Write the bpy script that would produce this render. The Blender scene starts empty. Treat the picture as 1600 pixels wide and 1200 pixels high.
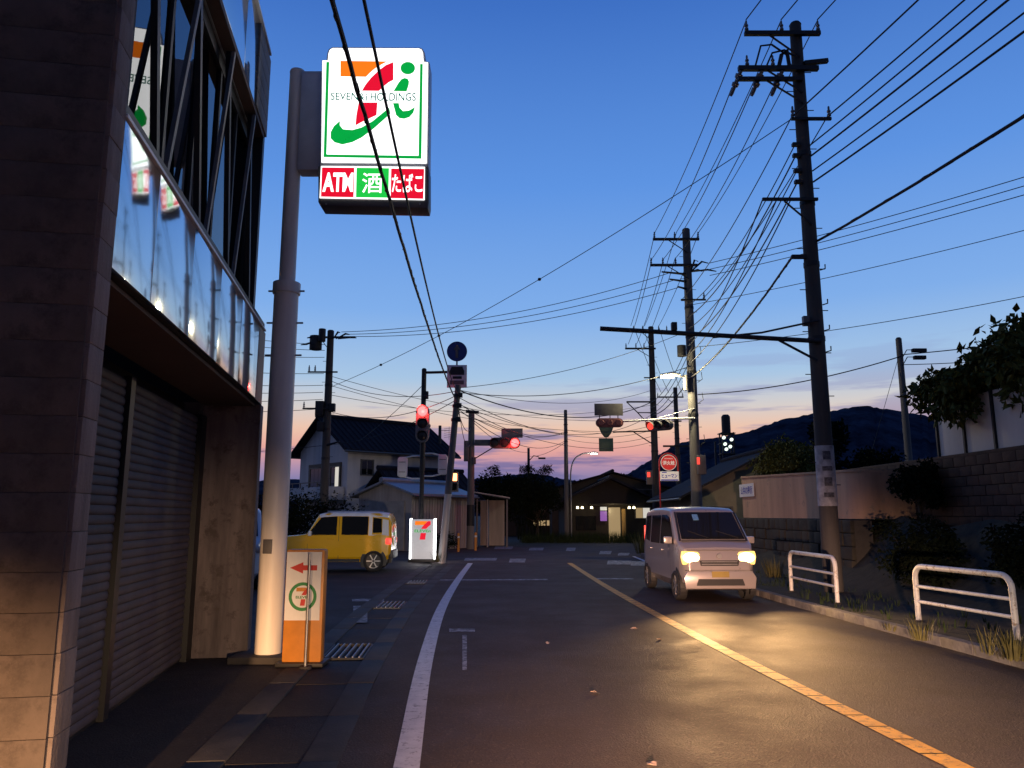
import bpy, bmesh, math, random
from mathutils import Vector, Matrix
random.seed(7)
R = math.radians
SC = bpy.context.scene
COL = SC.collection

# ------------------------------------------------------------------ camera
PITCH, CAMH = 9.7, 1.6
cam_d = bpy.data.cameras.new('camera')
cam_d.sensor_width = 36.0
cam_d.lens = 27.0
cam_d.clip_start, cam_d.clip_end = 0.05, 6000
cam = bpy.data.objects.new('camera', cam_d)
COL.objects.link(cam)
cam.location = (0, 0, CAMH)
cam.rotation_euler = (R(90 + PITCH), 0, 0)
SC.camera = cam

# ------------------------------------------------------------------ view / render
SC.view_settings.view_transform = 'Standard'
SC.view_settings.look = 'None'
SC.view_settings.exposure = 0.0
SC.view_settings.gamma = 1.0
SC.view_settings.use_curve_mapping = False
SC.render.engine = 'CYCLES'
SC.cycles.use_denoising = True
SC.cycles.max_bounces = 6
SC.cycles.sample_clamp_indirect = 4.0


def lin(r, g, b):
    def f(c):
        c /= 255.0
        return c / 12.92 if c <= 0.04045 else ((c + 0.055) / 1.055) ** 2.4
    return (f(r), f(g), f(b), 1.0)


# ------------------------------------------------------------------ world: dusk sky
W = bpy.data.worlds.new('World')
SC.world = W
W.use_nodes = True
nt = W.node_tree
nt.nodes.clear()


def wn(t, **k):
    n = nt.nodes.new(t)
    for a, b in k.items():
        setattr(n, a, b)
    return n


def wmath(op, a, b=None, c=None):
    n = wn('ShaderNodeMath', operation=op)
    for i, s in enumerate((a, b, c)):
        if s is None:
            continue
        if isinstance(s, (int, float)):
            n.inputs[i].default_value = s
        else:
            nt.links.new(s, n.inputs[i])
    return n.outputs[0]


def wramp(fac, stops):
    n = wn('ShaderNodeValToRGB')
    e = n.color_ramp.elements
    while len(e) < len(stops):
        e.new(0.5)
    for i, (p, c) in enumerate(stops):
        e[i].position = p
        e[i].color = c
    nt.links.new(fac, n.inputs[0])
    return n.outputs[0]


tc = wn('ShaderNodeTexCoord')
sep = wn('ShaderNodeSeparateXYZ')
nt.links.new(tc.outputs['Generated'], sep.inputs[0])
elev = wmath('MULTIPLY', wmath('ARCSINE', sep.outputs[2]), 180 / math.pi)
ef = wmath('DIVIDE', elev, 90.0)


def E(d):
    return d / 90.0


front = wramp(ef, [(0.0, lin(92, 104, 150)), (E(2.2), lin(110, 118, 170)), (E(3.4), lin(172, 142, 172)),
                   (E(4.7), lin(230, 164, 156)), (E(6.2), lin(238, 196, 172)), (E(7.8), lin(212, 206, 204)),
                   (E(10), lin(168, 198, 228)), (E(15), lin(128, 174, 234)), (E(24), lin(94, 148, 226)),
                   (E(36), lin(62, 112, 196)), (E(60), lin(34, 68, 138)), (1.0, lin(20, 42, 92))])
back = wramp(ef, [(0.0, lin(50, 54, 72)), (E(5), lin(64, 70, 92)), (E(12), lin(76, 86, 114)),
                  (E(20), lin(70, 88, 126)), (E(36), lin(46, 72, 120)), (E(60), lin(32, 62, 124)), (1.0, lin(20, 42, 92))])
SUNAZ = R(-4)      # where the sun went down, measured from +Y towards +X
hd = wmath('ADD', wmath('MULTIPLY', sep.outputs[0], math.sin(SUNAZ)), wmath('MULTIPLY', sep.outputs[1], math.cos(SUNAZ)))
azf = wn('ShaderNodeMapRange', interpolation_type='SMOOTHSTEP')
nt.links.new(hd, azf.inputs[0])
azf.inputs[1].default_value, azf.inputs[2].default_value = -0.55, 0.80
mx = wn('ShaderNodeMix', data_type='RGBA')
nt.links.new(azf.outputs[0], mx.inputs[0])
nt.links.new(back, mx.inputs[6])
nt.links.new(front, mx.inputs[7])
# low bars of cloud
cmap = wn('ShaderNodeMapping')
cmap.inputs['Scale'].default_value = (4.5, 4.5, 44.0)
cmap.inputs['Location'].default_value = (0.35, 0.1, 0.37)
nt.links.new(tc.outputs['Generated'], cmap.inputs[0])
cn = wn('ShaderNodeTexNoise')
cn.inputs['Scale'].default_value = 1.0
cn.inputs['Detail'].default_value = 5.0
cn.inputs['Roughness'].default_value = 0.55
nt.links.new(cmap.outputs[0], cn.inputs['Vector'])
cr = wn('ShaderNodeMapRange', interpolation_type='SMOOTHSTEP')
nt.links.new(wmath('ADD', cn.outputs[0], wmath('MULTIPLY', sep.outputs[0], 0.10)), cr.inputs[0])
cr.inputs[1].default_value, cr.inputs[2].default_value = 0.53, 0.63
cmask = wramp(ef, [(0.0, (1, 1, 1, 1)), (E(5.5), (1, 1, 1, 1)), (E(10), (0.45, 0.45, 0.45, 1)), (E(14), (0, 0, 0, 1))])
ccol = wramp(ef, [(0.0, lin(92, 100, 148)), (E(4), lin(112, 108, 158)), (E(7), lin(140, 136, 178)), (E(12), lin(140, 158, 206))])
mx2 = wn('ShaderNodeMix', data_type='RGBA')
nt.links.new(wmath('MULTIPLY', wmath('MULTIPLY', cr.outputs[0], cmask), 0.8), mx2.inputs[0])
nt.links.new(mx.outputs[2], mx2.inputs[6])
nt.links.new(ccol, mx2.inputs[7])
bg = wn('ShaderNodeBackground')
bg.inputs[1].default_value = 1.0
nt.links.new(mx2.outputs[2], bg.inputs[0])
wo = wn('ShaderNodeOutputWorld')
nt.links.new(bg.outputs[0], wo.inputs[0])

# ------------------------------------------------------------------ measuring helpers
CP, SP = math.cos(R(PITCH)), math.sin(R(PITCH))


def ray(u, v):
    dx, dv = (u - 800) / 1200.0, (600 - v) / 1200.0
    return Vector((dx, CP - dv * SP, SP + dv * CP))


def at(u, v, Y):
    d = ray(u, v)
    p = d * (Y / d.y)
    p.z += CAMH
    return p


def gp(u, v, z=0.0):
    d = ray(u, v)
    p = d * ((z - CAMH) / d.z)
    p.z += CAMH
    return p


# ------------------------------------------------------------------ materials
MATS = {}


def mat(name, col, rough=0.7, metal=0.0, var=0.12, scale=6.0, bump=0.0, bscale=40.0, emit=None, estr=0.0, spec=0.5,
        streak=False, coat=0.0, wear=None, wear_amt=0.5, wear_scale=8.0):
    if name in MATS:
        return MATS[name]
    m = bpy.data.materials.new(name)
    m.use_nodes = True
    t = m.node_tree
    b = t.nodes['Principled BSDF']
    c = (col[0], col[1], col[2], 1.0)
    b.inputs['Roughness'].default_value = rough
    b.inputs['Metallic'].default_value = metal
    b.inputs['Specular IOR Level'].default_value = spec
    b.inputs['Coat Weight'].default_value = coat
    b.inputs['Base Color'].default_value = c
    tco = t.nodes.new('ShaderNodeTexCoord')
    oi = t.nodes.new('ShaderNodeObjectInfo')
    vs_ = t.nodes.new('ShaderNodeVectorMath')
    vs_.operation = 'MULTIPLY_ADD'
    t.links.new(oi.outputs['Random'], vs_.inputs[0])
    vs_.inputs[1].default_value = (17.0, 23.0, 31.0)
    t.links.new(tco.outputs['Object'], vs_.inputs[2])
    src = vs_.outputs[0]
    if streak:
        mp = t.nodes.new('ShaderNodeMapping')
        mp.inputs['Scale'].default_value = (1, 1, 0.12)
        t.links.new(src, mp.inputs[0])
        src = mp.outputs[0]
    if var > 0:
        n = t.nodes.new('ShaderNodeTexNoise')
        n.inputs['Scale'].default_value = scale
        n.inputs['Detail'].default_value = 6
        n.inputs['Roughness'].default_value = 0.65
        t.links.new(src, n.inputs['Vector'])
        r = t.nodes.new('ShaderNodeValToRGB')
        r.color_ramp.elements[0].position = 0.28
        r.color_ramp.elements[1].position = 0.72
        r.color_ramp.elements[0].color = tuple(max(0, x * (1 - var * 1.6)) for x in c[:3]) + (1,)
        r.color_ramp.elements[1].color = tuple(min(1, x * (1 + var)) for x in c[:3]) + (1,)
        t.links.new(n.outputs[0], r.inputs[0])
        last = r.outputs[0]
        if wear is not None:
            n2 = t.nodes.new('ShaderNodeTexNoise')
            n2.inputs['Scale'].default_value = wear_scale
            n2.inputs['Detail'].default_value = 9
            n2.inputs['Roughness'].default_value = 0.75
            t.links.new(tco.outputs['Object'], n2.inputs['Vector'])
            mr = t.nodes.new('ShaderNodeMapRange')
            mr.inputs[1].default_value, mr.inputs[2].default_value = 0.62 - 0.2 * wear_amt, 0.70 - 0.16 * wear_amt
            t.links.new(n2.outputs[0], mr.inputs[0])
            mm = t.nodes.new('ShaderNodeMix')
            mm.data_type = 'RGBA'
            mm.inputs[7].default_value = (*wear[:3], 1)
            t.links.new(mr.outputs[0], mm.inputs[0])
            t.links.new(last, mm.inputs[6])
            last = mm.outputs[2]
        t.links.new(last, b.inputs['Base Color'])
        # gloss varies a little too
        rr = t.nodes.new('ShaderNodeMapRange')
        rr.inputs[3].default_value, rr.inputs[4].default_value = max(0.0, rough - 0.08), min(1, rough + 0.08)
        t.links.new(n.outputs[0], rr.inputs[0])
        t.links.new(rr.outputs[0], b.inputs['Roughness'])
    if bump > 0:
        n = t.nodes.new('ShaderNodeTexNoise')
        n.inputs['Scale'].default_value = bscale
        n.inputs['Detail'].default_value = 4
        t.links.new(tco.outputs['Object'], n.inputs['Vector'])
        bp = t.nodes.new('ShaderNodeBump')
        bp.inputs['Strength'].default_value = bump
        bp.inputs['Distance'].default_value = 0.02
        t.links.new(n.outputs[0], bp.inputs['Height'])
        t.links.new(bp.outputs[0], b.inputs['Normal'])
    if emit:
        b.inputs['Emission Color'].default_value = (emit[0], emit[1], emit[2], 1)
        b.inputs['Emission Strength'].default_value = estr
    MATS[name] = m
    return m


def glow(name, col, s):
    return mat(name, (0.02, 0.02, 0.02), 0.3, var=0, emit=col, estr=s)


def asphalt(name, base, light):
    m = bpy.data.materials.new(name)
    m.use_nodes = True
    t = m.node_tree
    b = t.nodes['Principled BSDF']
    tco = t.nodes.new('ShaderNodeTexCoord')

    def noise(s, d=4, rg=0.6):
        n = t.nodes.new('ShaderNodeTexNoise')
        n.inputs['Scale'].default_value = s
        n.inputs['Detail'].default_value = d
        n.inputs['Roughness'].default_value = rg
        t.links.new(tco.outputs['Object'], n.inputs['Vector'])
        return n.outputs[0]

    def mixc(f, a, c2):
        mm = t.nodes.new('ShaderNodeMix')
        mm.data_type = 'RGBA'
        t.links.new(f, mm.inputs[0])
        for s, i in ((a, 6), (c2, 7)):
            if isinstance(s, tuple):
                mm.inputs[i].default_value = s
            else:
                t.links.new(s, mm.inputs[i])
        return mm.outputs[2]

    def rng(f, a, c2, lo=0, hi=1):
        mr = t.nodes.new('ShaderNodeMapRange')
        mr.inputs[1].default_value, mr.inputs[2].default_value = a, c2
        mr.inputs[3].default_value, mr.inputs[4].default_value = lo, hi
        t.links.new(f, mr.inputs[0])
        return mr.outputs[0]
    big = rng(noise(0.45, 6), 0.35, 0.65)
    c1 = mixc(big, base, light)
    vo = t.nodes.new('ShaderNodeTexVoronoi')
    vo.inputs['Scale'].default_value = 70
    t.links.new(tco.outputs['Object'], vo.inputs['Vector'])
    spk = rng(vo.outputs['Color'], 0.72, 0.95, 0, 0.55)
    c2 = mixc(spk, c1, (light[0] * 2.0, light[1] * 2.0, light[2] * 1.9, 1))
    crk = noise(3.0, 10, 0.8)
    c3 = mixc(rng(crk, 0.60, 0.68, 0, 0.5), c2, (base[0] * 0.5, base[1] * 0.5, base[2] * 0.5, 1))
    t.links.new(c3, b.inputs['Base Color'])
    b.inputs['Specular IOR Level'].default_value = 0.16
    t.links.new(rng(noise(1.3, 5), 0.3, 0.7, 0.68, 0.86), b.inputs['Roughness'])
    bp = t.nodes.new('ShaderNodeBump')
    bp.inputs['Strength'].default_value = 0.55
    bp.inputs['Distance'].default_value = 0.008
    t.links.new(vo.outputs['Distance'], bp.inputs['Height'])
    bp2 = t.nodes.new('ShaderNodeBump')
    bp2.inputs['Strength'].default_value = 0.25
    bp2.inputs['Distance'].default_value = 0.02
    t.links.new(noise(9, 5), bp2.inputs['Height'])
    t.links.new(bp.outputs[0], bp2.inputs['Normal'])
    t.links.new(bp2.outputs[0], b.inputs['Normal'])
    return m


M = dict(
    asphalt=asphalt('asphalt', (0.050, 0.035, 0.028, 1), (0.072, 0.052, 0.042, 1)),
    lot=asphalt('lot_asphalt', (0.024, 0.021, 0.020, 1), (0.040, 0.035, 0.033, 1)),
    soil=mat('soil', (0.035, 0.032, 0.022), 0.95, var=0.5, scale=2, bump=0.6, bscale=12),
    bank=mat('bank_soil', (0.030, 0.028, 0.018), 0.95, var=0.5, scale=3, bump=0.8, bscale=9),
    concrete=mat('concrete', (0.30, 0.29, 0.27), 0.85, var=0.25, scale=5, bump=0.25, bscale=60),
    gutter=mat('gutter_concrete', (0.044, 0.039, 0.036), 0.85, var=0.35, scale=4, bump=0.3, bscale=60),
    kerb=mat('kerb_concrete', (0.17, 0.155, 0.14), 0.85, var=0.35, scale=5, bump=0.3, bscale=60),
    polec=mat('pole_concrete', (0.16, 0.15, 0.14), 0.85, var=0.25, scale=4, bump=0.15, bscale=50, streak=True),
    poledark=mat('weathered_pole', (0.075, 0.068, 0.062), 0.85, var=0.3, scale=4, bump=0.15, bscale=50, streak=True),
    steel=mat('galvanised_steel', (0.35, 0.35, 0.36), 0.5, 0.7, var=0.2, scale=8),
    darksteel=mat('dark_steel', (0.035, 0.034, 0.035), 0.6, 0.3, var=0.2, scale=8),
    cable=mat('cable_rubber', (0.012, 0.012, 0.013), 0.6, var=0.2, scale=3),
    porcelain=mat('porcelain', (0.22, 0.21, 0.20), 0.3, var=0.15, scale=20),
    block=mat('wall_block', (0.17, 0.135, 0.125), 0.9, var=0.32, scale=7, bump=0.35, bscale=45, streak=True, wear=(0.085, 0.065, 0.058), wear_amt=0.45, wear_scale=4.0),
    mortar=mat('mortar', (0.05, 0.045, 0.042), 0.95, var=0.2, scale=10),
    slat=mat('shutter_slat', (0.085, 0.068, 0.072), 0.75, 0.1, var=0.25, scale=3, streak=True, bump=0.05, bscale=8),
    blackm=mat('black_metal', (0.018, 0.018, 0.020), 0.55, 0.2, var=0.2, scale=6),
    soffit=mat('brown_soffit', (0.075, 0.050, 0.042), 0.8, var=0.15, scale=4),
    sidestone=mat('grey_siding', (0.20, 0.19, 0.185), 0.8, var=0.2, scale=9, bump=0.3, bscale=70),
    signpole=mat('sign_pole_paint', (0.80, 0.74, 0.66), 0.5, var=0.12, scale=3, streak=True),
    signbox=mat('sign_cabinet', (0.55, 0.55, 0.58), 0.45, 0.2, var=0.08, scale=4),
    signdark=mat('sign_cabinet_dark', (0.10, 0.095, 0.095), 0.5, 0.2, var=0.1, scale=6),
    paint=mat('white_road_paint', (0.62, 0.60, 0.60), 0.7, var=0.12, scale=6, bump=0.2, bscale=80, wear=(0.16, 0.15, 0.15), wear_amt=0.35, wear_scale=14),
    paintworn=mat('worn_road_paint', (0.42, 0.40, 0.39), 0.75, var=0.2, scale=6, wear=(0.08, 0.08, 0.08), wear_amt=1.0, wear_scale=7),
    yellow=mat('yellow_road_paint', (0.72, 0.36, 0.04), 0.7, var=0.15, scale=6, bump=0.2, bscale=80, wear=(0.20, 0.12, 0.04), wear_amt=0.5, wear_scale=12),
    railwhite=mat('rail_white', (0.72, 0.71, 0.68), 0.45, var=0.12, scale=5, wear=(0.32, 0.22, 0.13), wear_amt=0.35, wear_scale=11),
    glass=mat('dark_glass', (0.010, 0.011, 0.012), 0.06, var=0.0),
    plastic=mat('black_plastic', (0.02, 0.02, 0.021), 0.5, var=0.1, scale=10),
    tyre=mat('tyre_rubber', (0.018, 0.018, 0.018), 0.85, var=0.15, scale=20),
    rim=mat('alloy_rim', (0.45, 0.45, 0.46), 0.35, 0.8, var=0.08, scale=10),
    leaf=mat('leaf_green', (0.032, 0.050, 0.016), 0.9, spec=0.1, var=0.45, scale=4),
    leafdark=mat('leaf_dark', (0.014, 0.019, 0.010), 0.95, spec=0.03, var=0.4, scale=3),
    leafolive=mat('leaf_olive', (0.085, 0.092, 0.022), 0.8, spec=0.12, var=0.4, scale=5),
    weed=mat('weed_blade', (0.11, 0.10, 0.028), 0.7, var=0.4, scale=9),
    bark=mat('bark', (0.05, 0.038, 0.028), 0.95, var=0.3, scale=12, bump=0.5, bscale=25),
    plaster=mat('house_plaster', (0.58, 0.54, 0.54), 0.9, var=0.12, scale=2, streak=True),
    rooftile=mat('roof_tile', (0.022, 0.020, 0.026), 0.85, spec=0.15, var=0.25, scale=5),
    shedwall=mat('shed_wall', (0.36, 0.31, 0.28), 0.8, var=0.2, scale=3, streak=True),
    shedroof=mat('shed_roof', (0.22, 0.23, 0.27), 0.45, 0.3, var=0.15, scale=3),
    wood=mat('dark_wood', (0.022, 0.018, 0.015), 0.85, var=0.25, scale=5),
    frame=mat('window_frame', (0.10, 0.095, 0.09), 0.5, 0.3, var=0.1, scale=5),
    render=mat('wall_render', (0.50, 0.31, 0.20), 0.9, var=0.2, scale=1.6, bump=0.15, bscale=20, streak=True, wear=(0.26, 0.20, 0.15), wear_amt=0.2, wear_scale=2.2),
    stone=mat('dark_stone', (0.036, 0.032, 0.025), 0.92, var=0.4, scale=2.5, bump=0.5, bscale=14),
    brownblock=mat('brown_block', (0.085, 0.046, 0.028), 0.92, var=0.3, scale=2.5, bump=0.4, bscale=18),
    panel=mat('cream_panel', (0.70, 0.62, 0.53), 0.7, var=0.1, scale=1.2, streak=True),
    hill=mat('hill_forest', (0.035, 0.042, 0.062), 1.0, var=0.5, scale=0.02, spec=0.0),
    red=mat('red_paint', (0.55, 0.035, 0.03), 0.45, var=0.1, scale=6),
    white=mat('white_paint', (0.75, 0.75, 0.74), 0.5, var=0.06, scale=5),
    bluesign=mat('blue_sign', (0.020, 0.045, 0.22), 0.4, var=0.08, scale=6),
    bluetext=mat('blue_print', (0.03, 0.05, 0.40), 0.5, var=0),
    greensign=mat('green_sign', (0.045, 0.11, 0.075), 0.45, var=0.1, scale=6),
    greysign=mat('grey_sign_back', (0.16, 0.15, 0.145), 0.6, 0.3, var=0.15, scale=5),
    orange=mat('orange_plastic', (0.55, 0.21, 0.025), 0.5, var=0.12, scale=5),
    bollard=mat('bollard_orange', (0.60, 0.25, 0.04), 0.5, var=0.1, scale=5),
    signgreen=mat('print_green', (0.02, 0.22, 0.06), 0.5, var=0),
    black=mat('print_black', (0.012, 0.012, 0.012), 0.5, var=0),
    curtain=mat('grey_curtain', (0.10, 0.10, 0.105), 0.9, var=0.3, scale=3, streak=True),
)
GLO = dict(
    facewhite=glow('lit_white_face', (1.0, 1.0, 1.0), 1.9),
    green=glow('lit_green', lin(0, 160, 60), 1.15),
    greenb=glow('lit_green_bright', lin(30, 200, 70), 1.05),
    red=glow('lit_red', lin(232, 12, 45), 1.05),
    orange=glow('lit_orange', lin(255, 125, 10), 1.05),
    teal=glow('lit_teal_text', lin(20, 120, 100), 0.9),
    lampred=glow('lit_red_lens', (1.0, 0.05, 0.05), 8.0),
    lampamber=glow('lit_amber_lens', (1.0, 0.30, 0.10), 7.0),
    head=glow('lit_headlamp', (1.0, 0.66, 0.22), 14.0),
    street=glow('lit_street_lamp', (1.0, 0.93, 0.70), 9.0),
    window=glow('lit_window', (1.0, 0.70, 0.34), 0.32),
    windowpale=glow('lit_window_pale', (0.9, 0.85, 0.75), 0.7),
    purple=glow('lit_purple', (0.45, 0.15, 0.7), 0.5),
    flood=glow('lit_floodlight', (0.85, 1.0, 0.88), 1.6),
    tail=glow('lit_tail', (1.0, 0.06, 0.04), 1.6),
)


# mirror-bright cladding with slight waviness
def cladding():
    m = bpy.data.materials.new('wavy_cladding')
    m.use_nodes = True
    t = m.node_tree
    b = t.nodes['Principled BSDF']
    b.inputs['Base Color'].default_value = (0.62, 0.65, 0.67, 1)
    b.inputs['Metallic'].default_value = 1.0
    b.inputs['Roughness'].default_value = 0.10
    tco = t.nodes.new('ShaderNodeNewGeometry')
    mp = t.nodes.new('ShaderNodeMapping')
    mp.inputs['Scale'].default_value = (1, 1, 1.8)
    t.links.new(tco.outputs['Position'], mp.inputs[0])
    n = t.nodes.new('ShaderNodeTexNoise')
    n.inputs['Scale'].default_value = 2.6
    n.inputs['Detail'].default_value = 2
    t.links.new(mp.outputs[0], n.inputs['Vector'])
    bp = t.nodes.new('ShaderNodeBump')
    bp.inputs['Strength'].default_value = 0.025
    bp.inputs['Distance'].default_value = 0.05
    t.links.new(n.outputs[0], bp.inputs['Height'])
    t.links.new(bp.outputs[0], b.inputs['Normal'])
    return m


M['cladding'] = cladding()


# ------------------------------------------------------------------ mesh builder
class MB:
    def __init__(s):
        s.v, s.f = [], []

    def add(s, vs, fs):
        o = len(s.v)
        s.v += [Vector(x) for x in vs]
        s.f += [tuple(i + o for i in f) for f in fs]
        return s

    def box(s, c, d, rz=0.0, tilt=None):
        hx, hy, hz = d[0] / 2, d[1] / 2, d[2] / 2
        vs = [Vector((x, y, z)) for z in (-hz, hz) for x, y in ((-hx, -hy), (hx, -hy), (hx, hy), (-hx, hy))]
        if tilt is not None:
            vs = [tilt @ v for v in vs]
        if rz:
            m = Matrix.Rotation(rz, 3, 'Z')
            vs = [m @ v for v in vs]
        c = Vector(c)
        return s.add([v + c for v in vs], [(3, 2, 1, 0), (4, 5, 6, 7), (0, 1, 5, 4), (1, 2, 6, 5), (2, 3, 7, 6), (3, 0, 4, 7)])

    def bar(s, a, b, w, h=None):
        """square bar from a to b"""
        a, b = Vector(a), Vector(b)
        h = h or w
        d = (b - a).normalized()
        up = Vector((0, 0, 1)) if abs(d.z) < 0.95 else Vector((0, 1, 0))
        x = d.cross(up).normalized() * (w / 2)
        y = x.normalized().cross(d).normalized() * (h / 2)
        vs = [p + sx * x + sy * y for p in (a, b) for sx, sy in ((-1, -1), (1, -1), (1, 1), (-1, 1))]
        return s.add(vs, [(0, 1, 2, 3), (7, 6, 5, 4), (4, 5, 1, 0), (5, 6, 2, 1), (6, 7, 3, 2), (7, 4, 0, 3)])

    def tube(s, pts, r, n=8, cap=True, closed=False):
        pts = [Vector(p) for p in pts]
        rs = r if isinstance(r, (list, tuple)) else [r] * len(pts)
        rings = []
        prev = None
        for i, p in enumerate(pts):
            a = pts[i - 1] if (i > 0 or closed) else pts[i]
            b = pts[(i + 1) % len(pts)] if (i < len(pts) - 1 or closed) else pts[i]
            d = (b - a).normalized()
            if prev is None:
                up = Vector((0, 0, 1)) if abs(d.z) < 0.9 else Vector((1, 0, 0))
                x = d.cross(up).normalized()
            else:
                x = (prev - d * prev.dot(d)).normalized()
            prev = x
            y = d.cross(x)
            rings.append([p + rs[i] * (math.cos(2 * math.pi * k / n) * x + math.sin(2 * math.pi * k / n) * y) for k in range(n)])
        o = len(s.v)
        for rg in rings:
            s.v += rg
        m = len(rings)
        for i in range(m if closed else m - 1):
            for k in range(n):
                a, b = o + i * n + k, o + i * n + (k + 1) % n
                c, d2 = o + ((i + 1) % m) * n + (k + 1) % n, o + ((i + 1) % m) * n + k
                s.f.append((a, b, c, d2))
        if cap and not closed:
            s.f.append(tuple(o + k for k in reversed(range(n))))
            s.f.append(tuple(o + (m - 1) * n + k for k in range(n)))
        return s

    def cyl(s, a, b, r0, r1=None, n=16):
        return s.tube([a, b], [r0, r0 if r1 is None else r1], n)

    def prism(s, poly, origin, ux, uy, thick):
        """polygon (2-D) on the plane origin+ux,uy extruded along ux x uy by thick"""
        origin, ux, uy = Vector(origin), Vector(ux), Vector(uy)
        nn = ux.cross(uy).normalized() * thick
        n = len(poly)
        a = [origin + ux * p[0] + uy * p[1] for p in poly]
        b = [p + nn for p in a]
        return s.add(a + b, [tuple(reversed(range(n))), tuple(range(n, 2 * n))] +
                     [(i, (i + 1) % n, n + (i + 1) % n, n + i) for i in range(n)])

    def build(s, name, material, parent=None, world=False, smooth=False, bevel=0.0, sharp=35):
        me = bpy.data.meshes.new(name)
        vs = s.v
        if world and parent is not None:
            inv = root_matrix(parent).inverted()
            vs = [inv @ v for v in vs]
        me.from_pydata([tuple(v) for v in vs], [], s.f)
        if bevel or smooth:
            bm = bmesh.new()
            bm.from_mesh(me)
            bmesh.ops.recalc_face_normals(bm, faces=bm.faces)
            if bevel:
                eds = [e for e in bm.edges if len(e.link_faces) == 2 and e.calc_face_angle(0) > R(30)]
                bmesh.ops.bevel(bm, geom=eds, offset=bevel, segments=2, affect='EDGES', profile=0.6, clamp_overlap=True)
            bm.to_mesh(me)
            bm.free()
        if smooth or bevel:
            for p in me.polygons:
                p.use_smooth = True
            me.set_sharp_from_angle(angle=R(sharp))
        me.materials.append(material)
        me.update()
        o = bpy.data.objects.new(name, me)
        COL.objects.link(o)
        if parent is not None:
            o.parent = parent
        return o


def root_matrix(o):
    while o.parent is not None:
        o = o.parent
    return Matrix.LocRotScale(o.location, o.rotation_euler, o.scale)


def thing(name, label, cat, loc=(0, 0, 0), rz=0.0, group=None):
    o = bpy.data.objects.new(name, None)
    o.empty_display_size = 0.2
    COL.objects.link(o)
    o.location = loc
    o.rotation_euler = (0, 0, rz)
    return tag(o, label, cat, group)


def tag(o, label=None, cat=None, group=None, kind=None):
    if label:
        o['label'] = label
    if cat:
        o['category'] = cat
    if group:
        o['group'] = group
    if kind:
        o['kind'] = kind
    return o


def struct(o, label=None):
    o['kind'] = 'structure'
    if label:
        o['label'] = label
    return o


def copy_piece(src, parent, loc=(0, 0, 0), rot=(0, 0, 0)):
    c = src.copy()
    COL.objects.link(c)
    c.parent = parent
    c.location = loc
    c.rotation_euler = rot
    return c


def text_mesh(txt, bold=0.0):
    cu = bpy.data.curves.new('lettering', 'FONT')
    cu.body = txt
    cu.align_x = 'CENTER'
    cu.offset = bold
    cu.resolution_u = 4
    o = bpy.data.objects.new('lettering', cu)
    COL.objects.link(o)
    dg = bpy.context.evaluated_depsgraph_get()
    me = bpy.data.meshes.new_from_object(o.evaluated_get(dg))
    vs = [v.co.copy() for v in me.vertices]
    fs = [tuple(p.vertices) for p in me.polygons]
    bpy.data.objects.remove(o)
    bpy.data.curves.remove(cu)
    bpy.data.meshes.remove(me)
    return vs, fs


def add_text(mb, txt, c, ux, uy, w, h, bold=0.0):
    """lettering fitted into a w x h field centred on c"""
    vs, fs = text_mesh(txt, bold)
    if not vs:
        return mb
    x0, x1 = min(v.x for v in vs), max(v.x for v in vs)
    y0, y1 = min(v.y for v in vs), max(v.y for v in vs)
    c, ux, uy = Vector(c), Vector(ux).normalized(), Vector(uy).normalized()
    sx, sy = w / max(1e-6, x1 - x0), h / max(1e-6, y1 - y0)
    mb.add([c + ux * ((v.x - (x0 + x1) / 2) * sx) + uy * ((v.y - (y0 + y1) / 2) * sy) for v in vs], fs)
    return mb


def ellipse(cx, cy, rx, ry, n=28, a0=0, a1=360):
    full = (a1 - a0) >= 360
    k = n if full else n + 1
    return [(cx + rx * math.cos(R(a0 + (a1 - a0) * i / n)), cy + ry * math.sin(R(a0 + (a1 - a0) * i / n))) for i in range(k)]


def spline(pts, per=8):
    out = []
    n = len(pts)
    for i in range(n - 1):
        p0, p1, p2, p3 = pts[max(i - 1, 0)], pts[i], pts[i + 1], pts[min(i + 2, n - 1)]
        for k in range(per):
            t = k / per
            out.append(tuple(0.5 * (2 * b + (c - a) * t + (2 * a - 5 * b + 4 * c - d) * t * t + (-a + 3 * b - 3 * c + d) * t ** 3)
                             for a, b, c, d in zip(p0, p1, p2, p3)))
    out.append(tuple(pts[-1]))
    return out


def leaves(mb, c, rad, n, size, shape=None, droop=0.0, aspect=0.5, shell=0.45):
    """n small pointed leaf faces spread through an ellipsoid"""
    c = Vector(c)
    for _ in range(n):
        while True:
            d = Vector((random.uniform(-1, 1), random.uniform(-1, 1), random.uniform(-1, 1)))
            if 0.05 < d.length < 1:
                break
        d = d.normalized() * (random.uniform(shell, 1.0) ** 0.6)
        p = c + Vector((d.x * rad[0], d.y * rad[1], d.z * rad[2]))
        s = size * random.uniform(0.6, 1.35)
        ax = Vector((random.gauss(0, 1), random.gauss(0, 1), random.gauss(0, 0.8) - droop)).normalized()
        sd = ax.cross(Vector((random.gauss(0, 1), random.gauss(0, 1), random.gauss(0, 1)))).normalized()
        nn = ax.cross(sd) * (s * 0.12)
        mb.add([p, p + ax * s * 0.5 + sd * s * aspect * 0.5 + nn, p + ax * s, p + ax * s * 0.5 - sd * s * aspect * 0.5 + nn], [(0, 1, 2), (0, 2, 3)])
    return mb


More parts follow.
